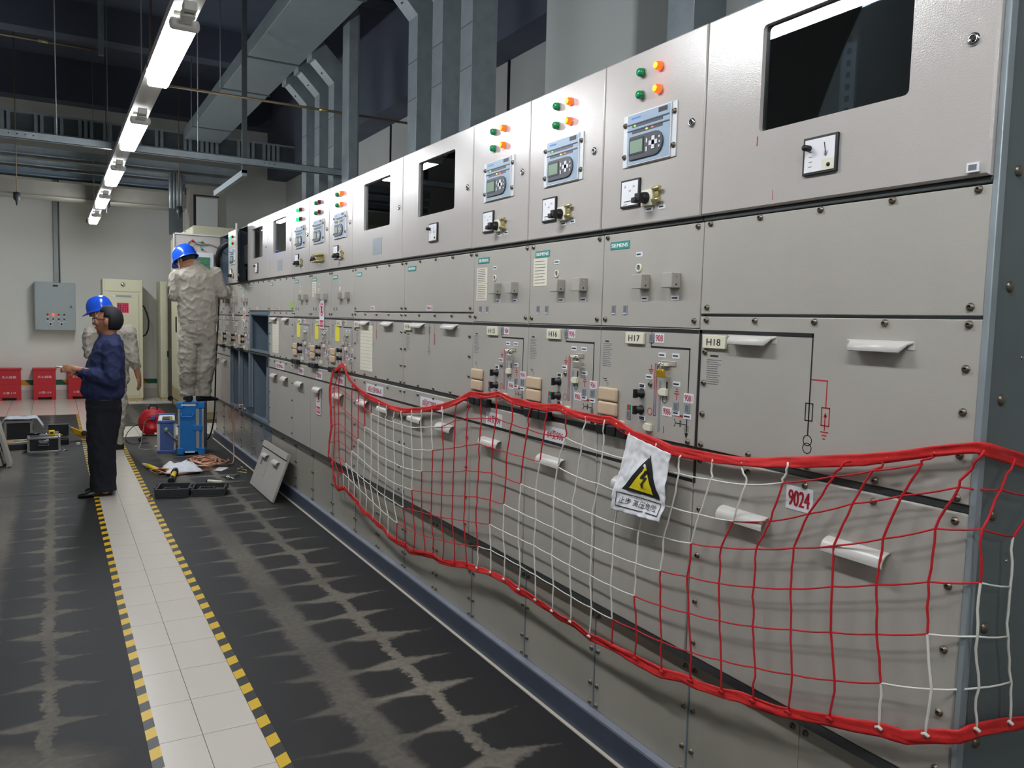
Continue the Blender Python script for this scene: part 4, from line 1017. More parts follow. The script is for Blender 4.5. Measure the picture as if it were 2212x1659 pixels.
def bar(a, b, w_):
    dx, dy = b[0]-a[0], b[1]-a[1]; L = sqrt(dx*dx+dy*dy); nx, ny = -dy/L*w_, dx/L*w_
    return ([(a[0]+nx, a[1]+ny), (b[0]+nx, b[1]+ny), (b[0]-nx, b[1]-ny), (a[0]-nx, a[1]-ny)], [(0, 1, 2, 3)])
on_sheet('box_print', 'print_black', [bar(fr_[i], fr_[(i+1) % 4], .006) for i in range(4)], .002)
tv, tf = text_geo('止步 高压危险')
on_sheet('sheet_lettering', 'print_black', [([(.51 + x*.72, .835 - y*.09) for x, y in tv], tf)], .002, False)
# ================================================================= things along the back wall
def rbox(m, x0, x1, y0, y1, z0, z1): return MB(m).box(x0, x1, y0, y1, z0, z1)
t = thing('control_box', 'grey wall-mounted control box with eight small lamps and one lit orange', 'control box', (-.27, YB, 1.16))
part('box_body', rbox('grey_box', 0, .6, -.25, 0, 0, .8), t, .006)
d = part('box_door', rbox('grey_box', .01, .59, -.262, -.25, .01, .79), t, .003)
part('vent_plate', rbox('black', .27, .345, -.266, -.262, .73, .76), d); part('door_lock', MB('chrome').lathe([(.02, 0), (.018, -.02), (0, -.022)], (.53, -.262, .4), (0, 1, 0), 12), d)
for r_, row in enumerate((('led_amber', 'lamp_red_lit', 'led_amber', 'lamp_red'), ('lamp_red', 'lamp_green', 'lamp_red', 'lamp_green'))):
    for c_, m_ in enumerate(row):
        m_ = 'print_red' if m_ == 'led_amber' else m_
        part('indicator_lamp', MB(m_).lathe([(.015, 0), (.013, -.02), (0, -.024)], (.19+.08*c_, -.262, .265-.075*r_), (0, 1, 0), 12), d)
        part('lamp_tag', rbox('tag_white', .175+.08*c_, .205+.08*c_, -.264, -.262, .225-.075*r_, .24-.075*r_), d)
for xx in (.23, .39): part('rotary_switch', MB('tag_white').box(xx-.025, xx+.025, -.266, -.262, .08, .14).mi('black').lathe([(.016, 0), (.012, -.03), (0, -.03)], (xx, -.266, .11), (0, 1, 0), 10), d)
def floor_cab(x0, w_, label, full):
    t = thing('cream_cabinet', label, 'cabinet', (x0, 14.8, 0)); H = 2.04
    part('body', rbox('cream_cab', 0, w_, .012, .6, .05, H), t, .004, 1); part('base', rbox('cream_base', .01, w_-.01, .02, .58, 0, .05), t)
    if full:
        part('top_panel', rbox('cream_cab', .03, w_-.03, 0, .012, 1.84, H-.01), t, .002)
        d = part('door', rbox('cream_cab', .045, w_-.06, 0, .012, .09, 1.81), t, .003)
        part('round_lamp', MB('chrome').lathe([(.035, 0), (.035, -.02), (.025, -.03), (0, -.03)], (.3, 0, 1.955), (0, 1, 0), 14), t)
        part('maker_strip', MB('interior_light').box(.15, .43, -.002, 0, 1.742, 1.778).mi('paper_white').box(.15, .19, -.003, -.002, 1.748, 1.772), d)
        g = part('paper_charm', rbox('pink', .21, .385, -.0015, 0, 1.485, 1.65), d)
        b = MB('print_black')
        for px, pz, pw, ph in ((.22, 1.5, .008, .08), (.24, 1.5, .008, .08), (.262, 1.5, .008, .08), (.285, 1.5, .006, .09), (.3, 1.57, .07, .008), (.3, 1.5, .008, .07), (.335, 1.5, .008, .06), (.365, 1.5, .008, .07), (.22, 1.6, .06, .008), (.235, 1.575, .008, .06), (.262, 1.58, .006, .05), (.3, 1.6, .07, .008), (.3, 1.6, .008, .04), (.36, 1.6, .008, .04), (.33, 1.61, .008, .03)):
            b.quad((px, -.0022, pz), (px+pw, -.0022, pz), (px+pw, -.0022, pz+ph), (px, -.0022, pz+ph))
        part('charm_print', b, g)
    else:
        d = part('door', rbox('cream_cab', .03, w_-.02, 0, .012, .09, 1.98), t, .003); part('door_lock', rbox('black', .1, .125, -.012, 0, .75, .85), d)
    return t
floor_cab(.71, .6, 'cream cabinet against the back wall with a pink paper charm on its door', True)
floor_cab(1.585, .115, 'narrow cream cabinet edge between the tall cabinets and the back wall', False)
t = thing('hose', 'black hose looping from the side of the cream cabinet', 'hose', (1.312, 15.1, 1.08))
part('hose_run', MB('cable_black').tube([(0, 0, .56), (.05, 0, .51), (.09, -.02, .4), (.115, -.03, .27), (.105, -.03, .13), (.07, -.02, .04), (.03, 0, .01), (.012, 0, .04)], .013, 8), t)
for i, (x0, lab) in enumerate(((-.808, 'red fire extinguisher box at the left edge of the picture'), (-.305, 'red fire extinguisher box standing alone in the middle of the three'), (.2, 'red fire extinguisher box partly behind the man in navy'))):
    t = thing('fire_extinguisher_box', lab, 'extinguisher box', (x0, 15.35, 0), 0, 'fire extinguisher boxes along the back wall'); W_ = .325
    part('box_body', rbox('red_box', 0, W_, 0, .22, .045, .5), t, .003); part('lid', rbox('red_box', -.012, W_+.012, -.012, .232, .5, .53), t, .004)
    for xx in (0, W_-.07): part('foot', MB('red_box').prism([(xx, 0, 0), (xx+.07, 0, 0), (xx+(.055 if xx == 0 else .07), 0, .045), (xx+(0 if xx == 0 else .015), 0, .045)], (0, .22, 0)), t)
    part('door_gap', rbox('print_red2', .005, W_-.005, -.0006, 0, .268, .271), t)
    b = MB('white_print'); text_on(b, '灭火器箱', (W_/2, -.001, .385), (1, 0, 0), UP, .2, .04); part('lettering', b, t)
    b = MB('white_print'); text_on(b, '火警:119', (W_/2, -.001, .125), (1, 0, 0), UP, .18, .038); part('lettering', b, t)

# ================================================================= test gear on the floor
t = thing('flight_case', 'tall bright blue flight case that the worker stands on', 'case', (1.115, 9.02, .006), radians(-14)); W_, D_, H_ = .28, .4, .565
part('shell', rbox('case_grey', .012, W_-.012, .02, D_-.005, .02, H_-.012), t, .006)
fr = part('front_panel', rbox('case_blue', .02, W_-.02, .0, .02, .03, H_-.02), t, .003)
for x0, x1 in ((.012, .034), (.192, .224), (.25, .27)): part('trim_strip', rbox('case_strip', x0, x1, -.006, .0, .07, H_-.07), t, .002)
for x0, x1 in ((0, .07), (W_-.07, W_)):
    for z0, z1 in ((.0, .075), (H_-.07, H_)): part('corner_guard', rbox('case_blue', x0, x1, -.01, .06, z0, z1), t, .008)
part('lid_edge', rbox('case_blue', .07, W_-.07, -.004, D_-.01, H_-.03, H_-.003), t, .004)
part('label_strip', rbox('tag_white', .045, .19, -.011, -.01, H_-.04, H_-.022), t); part('label_strip', rbox('tag_white', .08, .18, -.0105, -.004, .022, .038), t)
for zz in (.29,): part('latch', rbox('case_blue', .165, .26, -.016, -.006, zz-.03, zz+.03), t, .006)
part('latch', rbox('case_blue', .0, .03, -.014, -.004, .3, .32), t, .004)
hd = MB('case_blue').tube([(.05, -.012, .45), (.05, -.03, .43), (.055, -.035, .41), (.16, -.035, .41), (.165, -.03, .43), (.165, -.012, .45)], .008, 8); part('carry_handle', hd, t)
part('foot', rbox('black', .02, .05, .02, .05, -.003, .002), t)
t = thing('test_set', 'white and blue portable test instrument with a folded grey handle', 'instrument', (.94, 9.2, .003), radians(-7)); W_, D_, H_ = .185, .62, .36
part('casing', rbox('instr_white', .008, W_-.008, .02, D_-.02, .02, H_-.02), t, .004)
part('end_panel', rbox('instr_blue', .03, W_-.02, .0, .02, .03, H_-.04), t, .003)
part('end_frame', rbox('instr_white', 0, .03, .004, .03, .02, H_-.03).box(W_-.02, W_, .004, .03, .02, H_-.03), t, .003)
part('bumper', rbox('instr_blue', 0, W_, -.006, .03, 0, .035), t, .006); part('bumper', rbox('instr_blue', 0, W_, -.006, .03, H_-.035, H_-.005), t, .006); part('bumper', rbox('instr_blue', 0, W_, D_-.03, D_, H_-.03, H_), t, .006)
part('top_panel', rbox('tag_white', .02, W_-.02, .05, D_-.04, H_-.022, H_-.016).mi('black').box(.05, .15, .3, .45, H_-.016, H_-.014), t)
part('keypad', rbox('black', .05, .14, .12, .26, H_-.016, H_-.006), t, .002)
a = part('folding_handle', MB('cable_grey').tube([(W_+.012, -.012, .12), (W_*.55, -.022, .24)], .009, 8), t); part('grip', MB('lcd').lathe([(.012, -.02), (.022, -.01), (.022, .015), (.014, .028), (0, .03)], (W_*.5, -.022, .255), (0, 0, 1), 12), a)
part('clip', rbox('tool_yellow', W_-.06, W_-.03, .02, .05, H_-.005, H_+.03), t, .003)
for q in range(4): part('terminal', MB('chrome').lathe([(.005, 0), (.004, -.008), (0, -.009)], (.05+.028*q, 0, .07), (0, 1, 0), 8), t)
for q in (.06, .2): part('foot', MB('instr_white').lathe([(.012, 0), (.012, .03), (0, .03)], (.004, .1, q), (-1, 0, 0), 8), t)
t = thing('cable_reel', 'red cable reel lying behind the white and blue instrument', 'cable reel', (1.03, 10.55, .003), radians(-8))
ax = Vector((0, 1, 0))
for y0, m_ in ((0, 'reel_red'), (.2, 'reel_red')):
    part('flange', MB(m_).lathe([(.0, 0), (.05, 0), (.06, -.012), (.1, -.012), (.11, -.002), (.155, -.006), (.162, .0), (.162, .012), (.155, .014), (.0, .012)], (0, y0, .165), (0, 1, 0), 28), t)
part('drum', MB('cable_black').lathe([(.07, .014), (.12, .02), (.125, .1), (.12, .18), (.07, .198)], (0, 0, .165), (0, 1, 0), 24), t)
part('carry_handle', MB('black').tube([(-.04, .1, .3), (-.045, .1, .34), (-.02, .1, .372), (.02, .1, .375), (.05, .1, .35), (.05, .1, .3)], .009, 8), t)
part('socket', rbox('case_blue', -.02, .03, -.03, 0, .2, .24), t, .005)
part('foot_frame', MB('black').tube([(-.12, -.02, .012), (.12, -.02, .012)], .01, 8).tube([(-.12, .23, .012), (.12, .23, .012)], .01, 8), t)
def cable(name, label, m_, pts, r, cat='cable', n=7):
    P = [Vector(p) for p in pts]; o = P[0].copy(); o.z = 0; out = []
    for i in range(len(P)-1):                        # smooth through the measured points
        p0, p1, p2, p3 = P[max(i-1, 0)], P[i], P[i+1], P[min(i+2, len(P)-1)]
        for k in range(5):
            s_ = k/5; out.append(.5*((2*p1) + (p2-p0)*s_ + (2*p0-5*p1+4*p2-p3)*s_*s_ + (3*p1-p0-3*p2+p3)*s_**3))
    out.append(P[-1])
    t = thing(name, label, cat, o); part('run', MB(m_).tube([p-o for p in out], r, n), t); return t
cable('supply_cable', 'thin dark cable curling on the mat left of the red reel', 'cable_black', [(.95, 10.4, .17), (.82, 10.5, .14), (.72, 10.35, .04), (.74, 10.0, .006), (.85, 9.95, .006), (.93, 9.98, .006)], .005)
cable('supply_cable', 'thin grey cable looped beside the white and blue instrument', 'cable_grey', [(.94, 9.85, .3), (.89, 9.9, .27), (.86, 9.85, .15), (.83, 9.75, .03), (.80, 9.6, .006), (.87, 9.45, .006), (.91, 9.5, .006)], .005)
t = thing('mains_plug', 'black mains plug lying in front of the red reel', 'plug', (.86, 10.15, .003)); part('plug_body', MB('black').lathe([(.012, -.03), (.025, -.02), (.025, .02), (.015, .04), (0, .04)], (0, 0, .026), (0, 1, 0), 10), t); part('pin', rbox('brass', -.01, -.006, -.055, -.028, .02, .03).box(.006, .01, -.055, -.028, .02, .03), t)
# bare copper earthing lead in a loose coil
random.seed(11); P = []
for i in range(150):
    a = i/150*2*pi*6.5; rr = .17*(.78+.26*sin(i*.21)+.12*sin(i*.47+1)-.1*random.random()); P.append((1.30 + rr*1.05*cos(a) + .03*sin(i*.13), 8.38 + rr*1.9*sin(a) + .05*sin(i*.09), .012 + .0055*(i % 23)/3 + .012*abs(sin(a*1.5))))
t = thing('earthing_cable', 'loose coil of bare copper coloured earthing cable on the black mat', 'cable', (1.3, 8.38, .003))
part('coil', MB('copper').tube([Vector(p)-Vector((1.3, 8.38, .0)) for p in P], .0075, 6), t)
part('tail', MB('copper').tube([(.05, -.32, .012), (-.1, -.42, .012), (-.3, -.5, .012), (-.42, -.52, .03), (-.5, -.45, .06), (-.46, -.35, .05), (-.3, -.32, .03), (-.2, -.3, .02)], .0075, 6).tube([(.0, -.28, .012), (-.2, -.4, .012), (-.42, -.36, .05), (-.54, -.28, .03), (-.5, -.42, .02), (-.3, -.38, .01)], .0065, 6), t)
part('tail', MB('copper').tube([(-.1, .1, .06), (.02, .2, .06), (.13, .42, .03)], .0075, 6), t)
cable('earth_lead', 'thin copper lead clamped to the open lower compartment and trailing to the floor', 'copper', [(1.655, 8.3, .6), (1.62, 8.42, .585), (1.59, 8.5, .52), (1.59, 8.5, .4), (1.595, 8.5, .2), (1.59, 8.45, .06), (1.55, 8.3, .012), (1.5, 8.25, .012)], .006)
t = thing('earth_clamp', 'small silver screw clamp fixed in the open lower compartment', 'clamp', (1.6, 8.0, .56)); part('jaw', rbox('chrome', .0, .09, .0, .05, 0, .05), t, .008); part('screw_bar', MB('chrome').tube([(.03, .04, .02), (.0, .2, .02)], .01, 8), t); part('tommy_bar', MB('steel_lock').tube([(0, .2, -.04), (0, .2, .06)], .005, 6), t)
cable('test_lead', 'long dark cable hanging from the open door past the worker to the floor', 'cable_black', [(1.635, 9.55, 1.86), (1.628, 9.5, 1.7), (1.63, 9.56, 1.45), (1.615, 9.57, 1.15), (1.6, 9.55, .95), (1.6, 9.58, .7), (1.59, 9.6, .35), (1.57, 9.75, .1), (1.52, 9.85, .012), (1.47, 9.75, .012)], .009)
# rag
def rag(name, label, o, sx, sy, h, m_, seed, cat='cloth', fold=None):
    t = thing(name, label, cat, o); N = 26; b = MB(m_); b.smooth = True; vs = []
    for j in range(N+1):
        for i in range(N+1):
            u, v = i/N-.5, j/N-.5; ed = max(0, 1-(2*max(abs(u), abs(v)))**4)
            z = .004 + ed*h*(.45 + .9*abs(noise.noise((u*3.1+seed, v*2.6, seed))) + .3*noise.noise((u*8, v*7+seed, 2)))
            if fold: z += fold(u, v)
            vs.append((u*sx*(1+.22*noise.noise((v*3, seed, 1))), v*sy*(1+.2*noise.noise((u*3, 4, seed))), max(.002, z)))
    b.add(vs, [(j*(N+1)+i, j*(N+1)+i+1, (j+1)*(N+1)+i+1, (j+1)*(N+1)+i) for j in range(N) for i in range(N)])
    me = b.mesh('fabric'); bm = bmesh.new(); bm.from_mesh(me); bmesh.ops.solidify(bm, geom=bm.faces[:], thickness=-.002); bm.to_mesh(me); bm.free(); link('fabric', me, t); return t
rag('cloth_bag', 'crumpled white cloth lying across the copper cable', (1.04, 8.1, .02), .3, .42, .075, 'cloth_white', 3.)
t = thing('paper_sheet', 'white sheet of paper on the mat beside the copper coil', 'paper', (1.38, 8.05, .0035)); part('sheet', MB('paper_white').prism([(-.09, .0, 0), (0, -.09, 0), (.1, .06, 0), (.02, .12, 0)], (0, 0, .001)), t)
def rod(name, label, a, b, r, mats, cat='tool'):
    a, b = Vector(a), Vector(b); t = thing(name, label, cat, (a.x, a.y, .003)); o = Vector((a.x, a.y, .003)); n = len(mats)
    for i, (m_, f0, f1, rr) in enumerate(mats): part(('sleeve', 'grip', 'tip', 'ferrule')[i % 4], MB(m_).cyl(a.lerp(b, f0)-o, a.lerp(b, f1)-o, rr, n=12), t)
    return t
rod('insulating_rod', 'yellow insulating rod with a clear end pointing left', (.74, 8.45, .03), (.86, 7.98, .03), .02, (('lens_clear', 0, .2, .016), ('tool_yellow', .2, .9, .021), ('black', .9, 1., .024)))
rod('insulating_rod', 'short yellow insulating rod under the white cloth', (.86, 8.08, .03), (1.0, 7.98, .03), .02, (('tool_yellow', 0, .7, .021), ('black', .7, 1., .026)))
rod('insulating_rod', 'yellow insulating rod pointing to the open black case', (.97, 7.96, .035), (.875, 7.5, .03), .02, (('black', 0, .22, .032), ('tool_yellow', .22, .72, .022), ('black', .72, 1., .026)))
rod('marker_tube', 'white tube lying behind the open black case', (1.165, 7.44, .02), (1.305, 7.32, .02), .015, (('black', 0, .08, .012), ('cream', .08, .85, .016), ('interior_light', .85, 1., .01)))
t = thing('pliers', 'silver pliers lying open on the mat', 'tool', (1.39, 7.56, .005))
part('arm', MB('chrome').tube([(-.07, .05, .01), (0, -.01, .014), (.1, .08, .01)], .006, 6), t); part('arm', MB('chrome').tube([(-.03, .09, .01), (-.02, -.0, .016), (.02, -.09, .01)], .006, 6), t); part('pivot', MB('steel_lock').lathe([(.012, 0), (.012, .024), (0, .026)], (-.015, .01, 0), (0, 0, 1), 10), t)
for i, (xx, yy, a) in enumerate(((1.57, 7.98, .3), (1.60, 7.86, 1.2), (1.55, 7.78, 2.2))):
    t = thing('steel_hook', ('small brass hook by the plinth, farthest of three', 'small brass hook by the plinth, middle of three', 'small brass hook by the plinth, nearest of three')[i], 'hook', (xx, yy, .005), a, 'brass hooks by the plinth')
    part('hook_body', MB('brass').tube([(-.04, 0, .006), (.0, .005, .006), (.03, .02, .008), (.035, .04, .01), (.02, .05, .012)], .005, 6), t)
t = thing('cable_lug', 'small copper hook at the front corner of the open black case', 'lug', (.66, 7.0, .005)); part('lug_body', MB('copper').tube([(0, -.05, .008), (-.012, -.06, .01), (-.02, -.04, .012), (0, .03, .012), (.02, .06, .012)], .007, 6), t)
# open plastic case
t = thing('open_tool_case', 'open black plastic tool case lying hinged flat on the mat', 'case', (.69, 6.98, .003), radians(-15))
def shell_box(t, x0, x1, d, h, nm):
    w_ = .014; b = MB('plastic_black').box(x0, x1, 0, d, 0, .012).box(x0, x0+w_, 0, d, .012, h).box(x1-w_, x1, 0, d, .012, h).box(x0+w_, x1-w_, 0, w_, .012, h).box(x0+w_, x1-w_, d-w_, d, .012, h)
    o = part(nm, b, t, .003)
    part('inner_tray', MB('plastic_black').box(x0+.03, x1-.03, .04, d-.04, .012, .03).box(x0+.05, x1-.09, .09, .1, .03, .05).box(x0+.05, x1-.09, d-.09, d-.08, .03, .05).box(x0+.05, x0+.06, .1, d-.09, .03, .05).box(x1-.1, x1-.09, .1, d-.09, .03, .05), o, .002)
shell_box(t, 0, .262, .27, .07, 'base_shell'); shell_box(t, .278, .54, .27, .062, 'lid_shell')
for yy in (.05, .19): part('hinge', rbox('plastic_black', .258, .282, yy, yy+.04, .04, .07), t, .004)
for yy in (.06, .18): part('latch', rbox('plastic_black', -.014, 0, yy, yy+.04, .03, .075), t, .003); part('latch', rbox('plastic_black', .54, .556, yy, yy+.035, .03, .075), t, .003)
# removed cover leaning on the plinth
t = thing('removed_cover', 'light grey cover plate with two handles leaning against the switchgear base', 'cover plate', (1.50, 6.42, .011))
lean = Matrix.Rotation(radians(16), 4, 'Y')
o = part('plate', MB('coat_cover').box(0, .02, 0, .84, 0, .405), t, .003); o.rotation_euler = (0, radians(20), 0)
part('fold', MB('coat_cover').box(-.012, 0, 0, .84, .355, .405), o, .003); part('dark_line', MB('print_black').box(-.0006, 0, .0, .84, .345, .354), o)
for yy in (.63, .25): link('handle', HAND_LO, o, (0, yy, .31))
part('rating_print', MB('print_grey').box(-.0006, 0, .68, .74, .2, .3), o); part('mimic_print', MB('print_black').box(-.0006, 0, .5, .503, .12, .32), o)
# left: tool cases
t = thing('aluminium_case', 'black tool case with aluminium edges and a carry handle', 'case', (-.26, 9.66, .003)); W_, D_, H_ = .305, .23, .165
part('shell', rbox('case_black', .006, W_-.006, .006, D_-.006, .006, H_-.006), t)
for y0 in (0, D_-.02):
    for z0 in (0, H_-.02): part('edge', rbox('alu', .02, W_-.02, y0, y0+.02, z0, z0+.02), t, .002)
    for x0 in (0, W_-.022): part('edge', rbox('alu', x0, x0+.022, y0, y0+.02, .02, H_-.02), t, .002)
for x0 in (0, W_-.022):
    for z0 in (0, H_-.02): part('edge', rbox('alu', x0, x0+.022, .02, D_-.02, z0, z0+.02), t, .002)
for x0 in (0, W_-.022):
    for y0 in (0, D_-.02):
        for z0 in (0, H_-.02): part('corner', rbox('chrome', x0-.002, x0+.024, y0-.002, y0+.022, z0-.002, z0+.022), t, .004)
part('handle_plate', rbox('chrome', .1, .2, -.004, .0, .075, .135), t, .002); part('carry_handle', MB('black').tube([(.105, -.01, .12), (.105, -.024, .11), (.11, -.028, .095), (.19, -.028, .095), (.195, -.024, .11), (.195, -.01, .12)], .007, 8), t)
t = thing('tape_measure', 'yellow tape measure standing on the aluminium case', 'tape measure', (-.035, 9.72, .17)); part('body', rbox('tool_yellow', -.03, .03, 0, .04, 0, .06), t, .012, 3); part('label', rbox('print_black', -.015, .015, -.0006, 0, .022, .042), t); part('blade', rbox('tool_yellow', .03, .1, .012, .03, .004, .007), t)
t = thing('screwdriver', 'silver and black screwdriver laid across the aluminium case', 'tool', (-.2, 9.75, .17)); part('shaft', MB('chrome').cyl((.05, .02, .025), (.15, .0, .02), .005, n=8), t); part('grip', MB('black').cyl((-.05, .04, .02), (.05, .02, .02), .014, .012, n=10), t)
t = thing('tool_case', 'black upright tool case with aluminium frame under a grey bag', 'case', (-.49, 10.3, .003)); W_, D_, H_ = .27, .2, .27
part('shell', rbox('case_black', .006, W_-.006, .006, D_-.006, .006, H_-.006), t)
for x0 in (0, W_-.025): part('edge', rbox('alu', x0, x0+.025, -.002, .022, 0, H_), t, .002)
for z0 in (0, H_-.025): part('edge', rbox('alu', .025, W_-.025, -.002, .022, z0, z0+.025), t, .002)
part('latch', rbox('chrome', W_-.02, W_+.008, .08, .12, .15, .22), t, .003)
t = thing('plastic_bag', 'pale grey plastic bag draped over the upright black tool case', 'bag', (-.33, 10.38, .27)); b = MB('cloth_bag'); b.smooth = True; N = 24; vs = []
for j in range(13):
    for i in range(N+1):
        u, v = i/N-.5, j/12-.5; x = u*.46; over = max(0, abs(x)-.15); z = .022 - over*1.25 + .016*noise.noise((u*5, v*4, 1)) + .02*(1-abs(v)*1.6)*(1 if over == 0 else .4)
        vs.append((x*(1 - over*.9), v*.24 + .02*noise.noise((u*4, v*3, 9)), z))
b.add(vs, [(j*(N+1)+i, j*(N+1)+i+1, (j+1)*(N+1)+i+1, (j+1)*(N+1)+i) for j in range(12) for i in range(N)])
me = b.mesh('film'); bm = bmesh.new(); bm.from_mesh(me); bmesh.ops.solidify(bm, geom=bm.faces[:], thickness=-.003); bm.to_mesh(me); bm.free(); link('film', me, t)
t = thing('open_tray', 'open shallow case with an orange lining in front of the bag', 'tray', (-.5, 9.92, .003), radians(6))
part('base', rbox('case_black', 0, .27, 0, .22, 0, .06), t, .004)
for x0, x1, y0, y1 in ((0, .27, 0, .015), (0, .27, .205, .22), (0, .015, .015, .205), (.255, .27, .015, .205)): part('rim', rbox('alu', x0, x1, y0, y1, .06, .085), t, .002)
part('lining', rbox('tray_orange', .015, .255, .015, .205, .06, .068), t); part('tool_inside', MB('brass').tube([(.12, .1, .078), (.2, .12, .078), (.235, .17, .078)], .008, 6), t)
t = thing('open_black_case', 'black case standing open behind the aluminium case', 'case', (-.07, 10.2, .003)); part('lid', rbox('case_black', 0, .2, .2, .22, .06, .2), t, .003); part('lid_edge', rbox('alu', 0, .2, .198, .222, .2, .205), t); part('base', rbox('case_black', 0, .2, 0, .2, 0, .075), t, .004); part('base_edge', rbox('alu', .0, .2, -.004, .0, .055, .062), t)
part('fittings', MB('steel_lock').lathe([(.02, 0), (.02, .05), (0, .05)], (.03, .1, .075), (0, 0, 1), 10).mi('cable_grey').lathe([(.025, 0), (.02, .06), (0, .06)], (.08, .12, .075), (0, 0, 1), 10), t)
t = thing('yellow_tool', 'yellow handled clamp tool tilted across the left hazard tape', 'tool', (.15, 10.45, .003)); P0, P1 = Vector((0, .1, .12)), Vector((.18, -.1, .04))
part('body', MB('tool_amber').prism([(0, 0, .16), (.03, 0, .15), (.17, 0, .075), (.17, 0, .008), (.12, 0, .02), (.02, 0, .09)], (0, .06, 0)), t, .01); part('wheel', MB('rail_dark').lathe([(.03, 0), (.03, .03), (0, .03)], (.14, -.003, .085), (0, -1, 0), 14), t); part('jaw', rbox('interior_light', -.015, .006, .01, .05, .12, .17), t, .003); part('rib', rbox('tool_yellow', .02, .14, -.004, 0, .075, .09), t)
t = thing('small_bottle_cap', 'small white cap lying by the left hazard tape', 'cap', (.22, 10.12, .004)); part('cap', MB('tag_white').lathe([(.022, 0), (.022, .02), (.018, .024), (0, .024)], (0, 0, 0), (0, 0, 1), 12), t)
t = thing('small_screw', 'small silver screw lying beside the aluminium case', 'screw', (.075, 9.72, .004)); part('shank', MB('chrome').cyl((-.02, -.01, .006), (.03, .01, .006), .005, n=8), t); part('head', MB('chrome').cyl((.03, .01, .006), (.036, .0125, .006), .009, n=8), t)
for i, (xx, yy, lab) in enumerate(((-.37, 8.85, 'grey cover panel leaning at the left edge of the picture, front of two'), (-.44, 8.9, 'grey cover panel leaning at the left edge of the picture, behind the front one'))):
    t = thing('metal_sheet', lab, 'cover plate', (xx, yy, .014), 0, 'cover panels leaning at the left edge')
    o = part('plate', rbox('coat_cover', -.03, 0, 0, .3, 0, .45), t, .003); o.rotation_euler = (0, radians(-13), 0)
    part('fold', rbox('coat_cover', -.04, -.03, 0, .3, 0, .02), o, .002)
# ================================================================= people
class Blob:
    """overlapping closed volumes, fused into one continuous skin by a voxel remesh"""
    def __init__(s): s.b = MB('skin')
    def ell(s, c, r, M=None, n=14):
        c = Vector(c); vs = []; fs = []
        for j in range(n//2+1):
            t = pi*j/(n//2)
            for i in range(n):
                p = 2*pi*i/n; v = Vector((r[0]*sin(t)*cos(p), r[1]*sin(t)*sin(p), r[2]*cos(t)))
                vs.append(c + ((M @ v) if M else v))
        for j in range(n//2):
            for i in range(n): fs.append((j*n+i, (j+1)*n+i, (j+1)*n+(i+1) % n, j*n+(i+1) % n))
        s.b.add(vs, fs); return s
    def limb(s, pts, rs):
        pts = [Vector(p) for p in pts]
        for p, r in zip(pts, rs): s.ell(p, (r, r, r), n=12)
        for a, b, ra, rb in zip(pts, pts[1:], rs, rs[1:]): s.b.cyl(a, b, ra, rb, n=14)
        return s
    def loft(s, rings, n=24, M=None):
        """rings: (cx, cy, cz, rx, ry), bottom to top"""
        vs = []
        for cx, cy, cz, rx, ry in rings:
            for i in range(n):
                t = 2*pi*i/n; ca, sa = cos(t), sin(t)
                vs.append(Vector((cx + rx*abs(ca)**.85*(1 if ca > 0 else -1), cy + ry*abs(sa)**.85*(1 if sa > 0 else -1), cz)))
        m = len(rings)
        s.b.add(vs, [(j*n+i, j*n+(i+1) % n, (j+1)*n+(i+1) % n, (j+1)*n+i) for j in range(m-1) for i in range(n)] + [tuple(range(n))[::-1], tuple(range((m-1)*n, m*n))]); return s
    def out(s, name, mname, base, voxel, parent, folds=None, smooth=4):
        o = Vector(base); me = bpy.data.meshes.new('raw'); me.from_pydata([tuple(Vector(p)-o) for p in s.b.v], [], s.b.f)
        bm = bmesh.new(); bm.from_mesh(me); bmesh.ops.remove_doubles(bm, verts=bm.verts, dist=1e-5); bmesh.ops.holes_fill(bm, edges=bm.edges, sides=0); bmesh.ops.recalc_face_normals(bm, faces=bm.faces); bm.to_mesh(me); bm.free()
        ob = bpy.data.objects.new('raw', me); COL.objects.link(ob)
        r = ob.modifiers.new('r', 'REMESH'); r.mode = 'VOXEL'; r.voxel_size = voxel
        q = ob.modifiers.new('s', 'SMOOTH'); q.factor = .5; q.iterations = smooth
        dg = bpy.context.evaluated_depsgraph_get(); m2 = bpy.data.meshes.new_from_object(ob.evaluated_get(dg)); m2.name = name
        bpy.data.objects.remove(ob)
        if folds:
            nm = [v.normal.copy() for v in m2.vertices]
            for v, n_ in zip(m2.vertices, nm): v.co += n_*folds(v.co + o)
        m2.materials.clear(); m2.materials.append(MATS[mname])
        for p in m2.polygons: p.use_smooth = True
        return link(name, m2, parent)
def frame(fwd, up=(0, 0, 1), roll=0.):
    f = Vector(fwd).normalized(); r = f.cross(Vector(up)).normalized(); u = r.cross(f)
    return Matrix((r, f, u)).transposed()
def head(B, c, M, k=1.):
    def P(x, y, z): return Vector(c) + M @ Vector((x*k, y*k, z*k))
    B.ell(c, (.076*k, .098*k, .112*k), M, 18); B.ell(P(0, .03, -.055), (.058*k, .062*k, .062*k), M); B.ell(P(0, .058, -.092), (.03*k, .03*k, .026*k), M)
    B.limb([P(0, .092, .005), P(0, .112, -.028)], [.010*k, .0155*k]); B.ell(P(0, .092, -.062), (.027*k, .012*k, .009*k), M)
    B.ell(P(0, .083, .028), (.05*k, .016*k, .012*k), M)
    for s in (-1, 1):
        B.ell(P(s*.077, -.008, -.008), (.012*k, .02*k, .033*k), M, 12); B.ell(P(s*.042, .07, -.025), (.026*k, .022*k, .024*k), M)
    return P
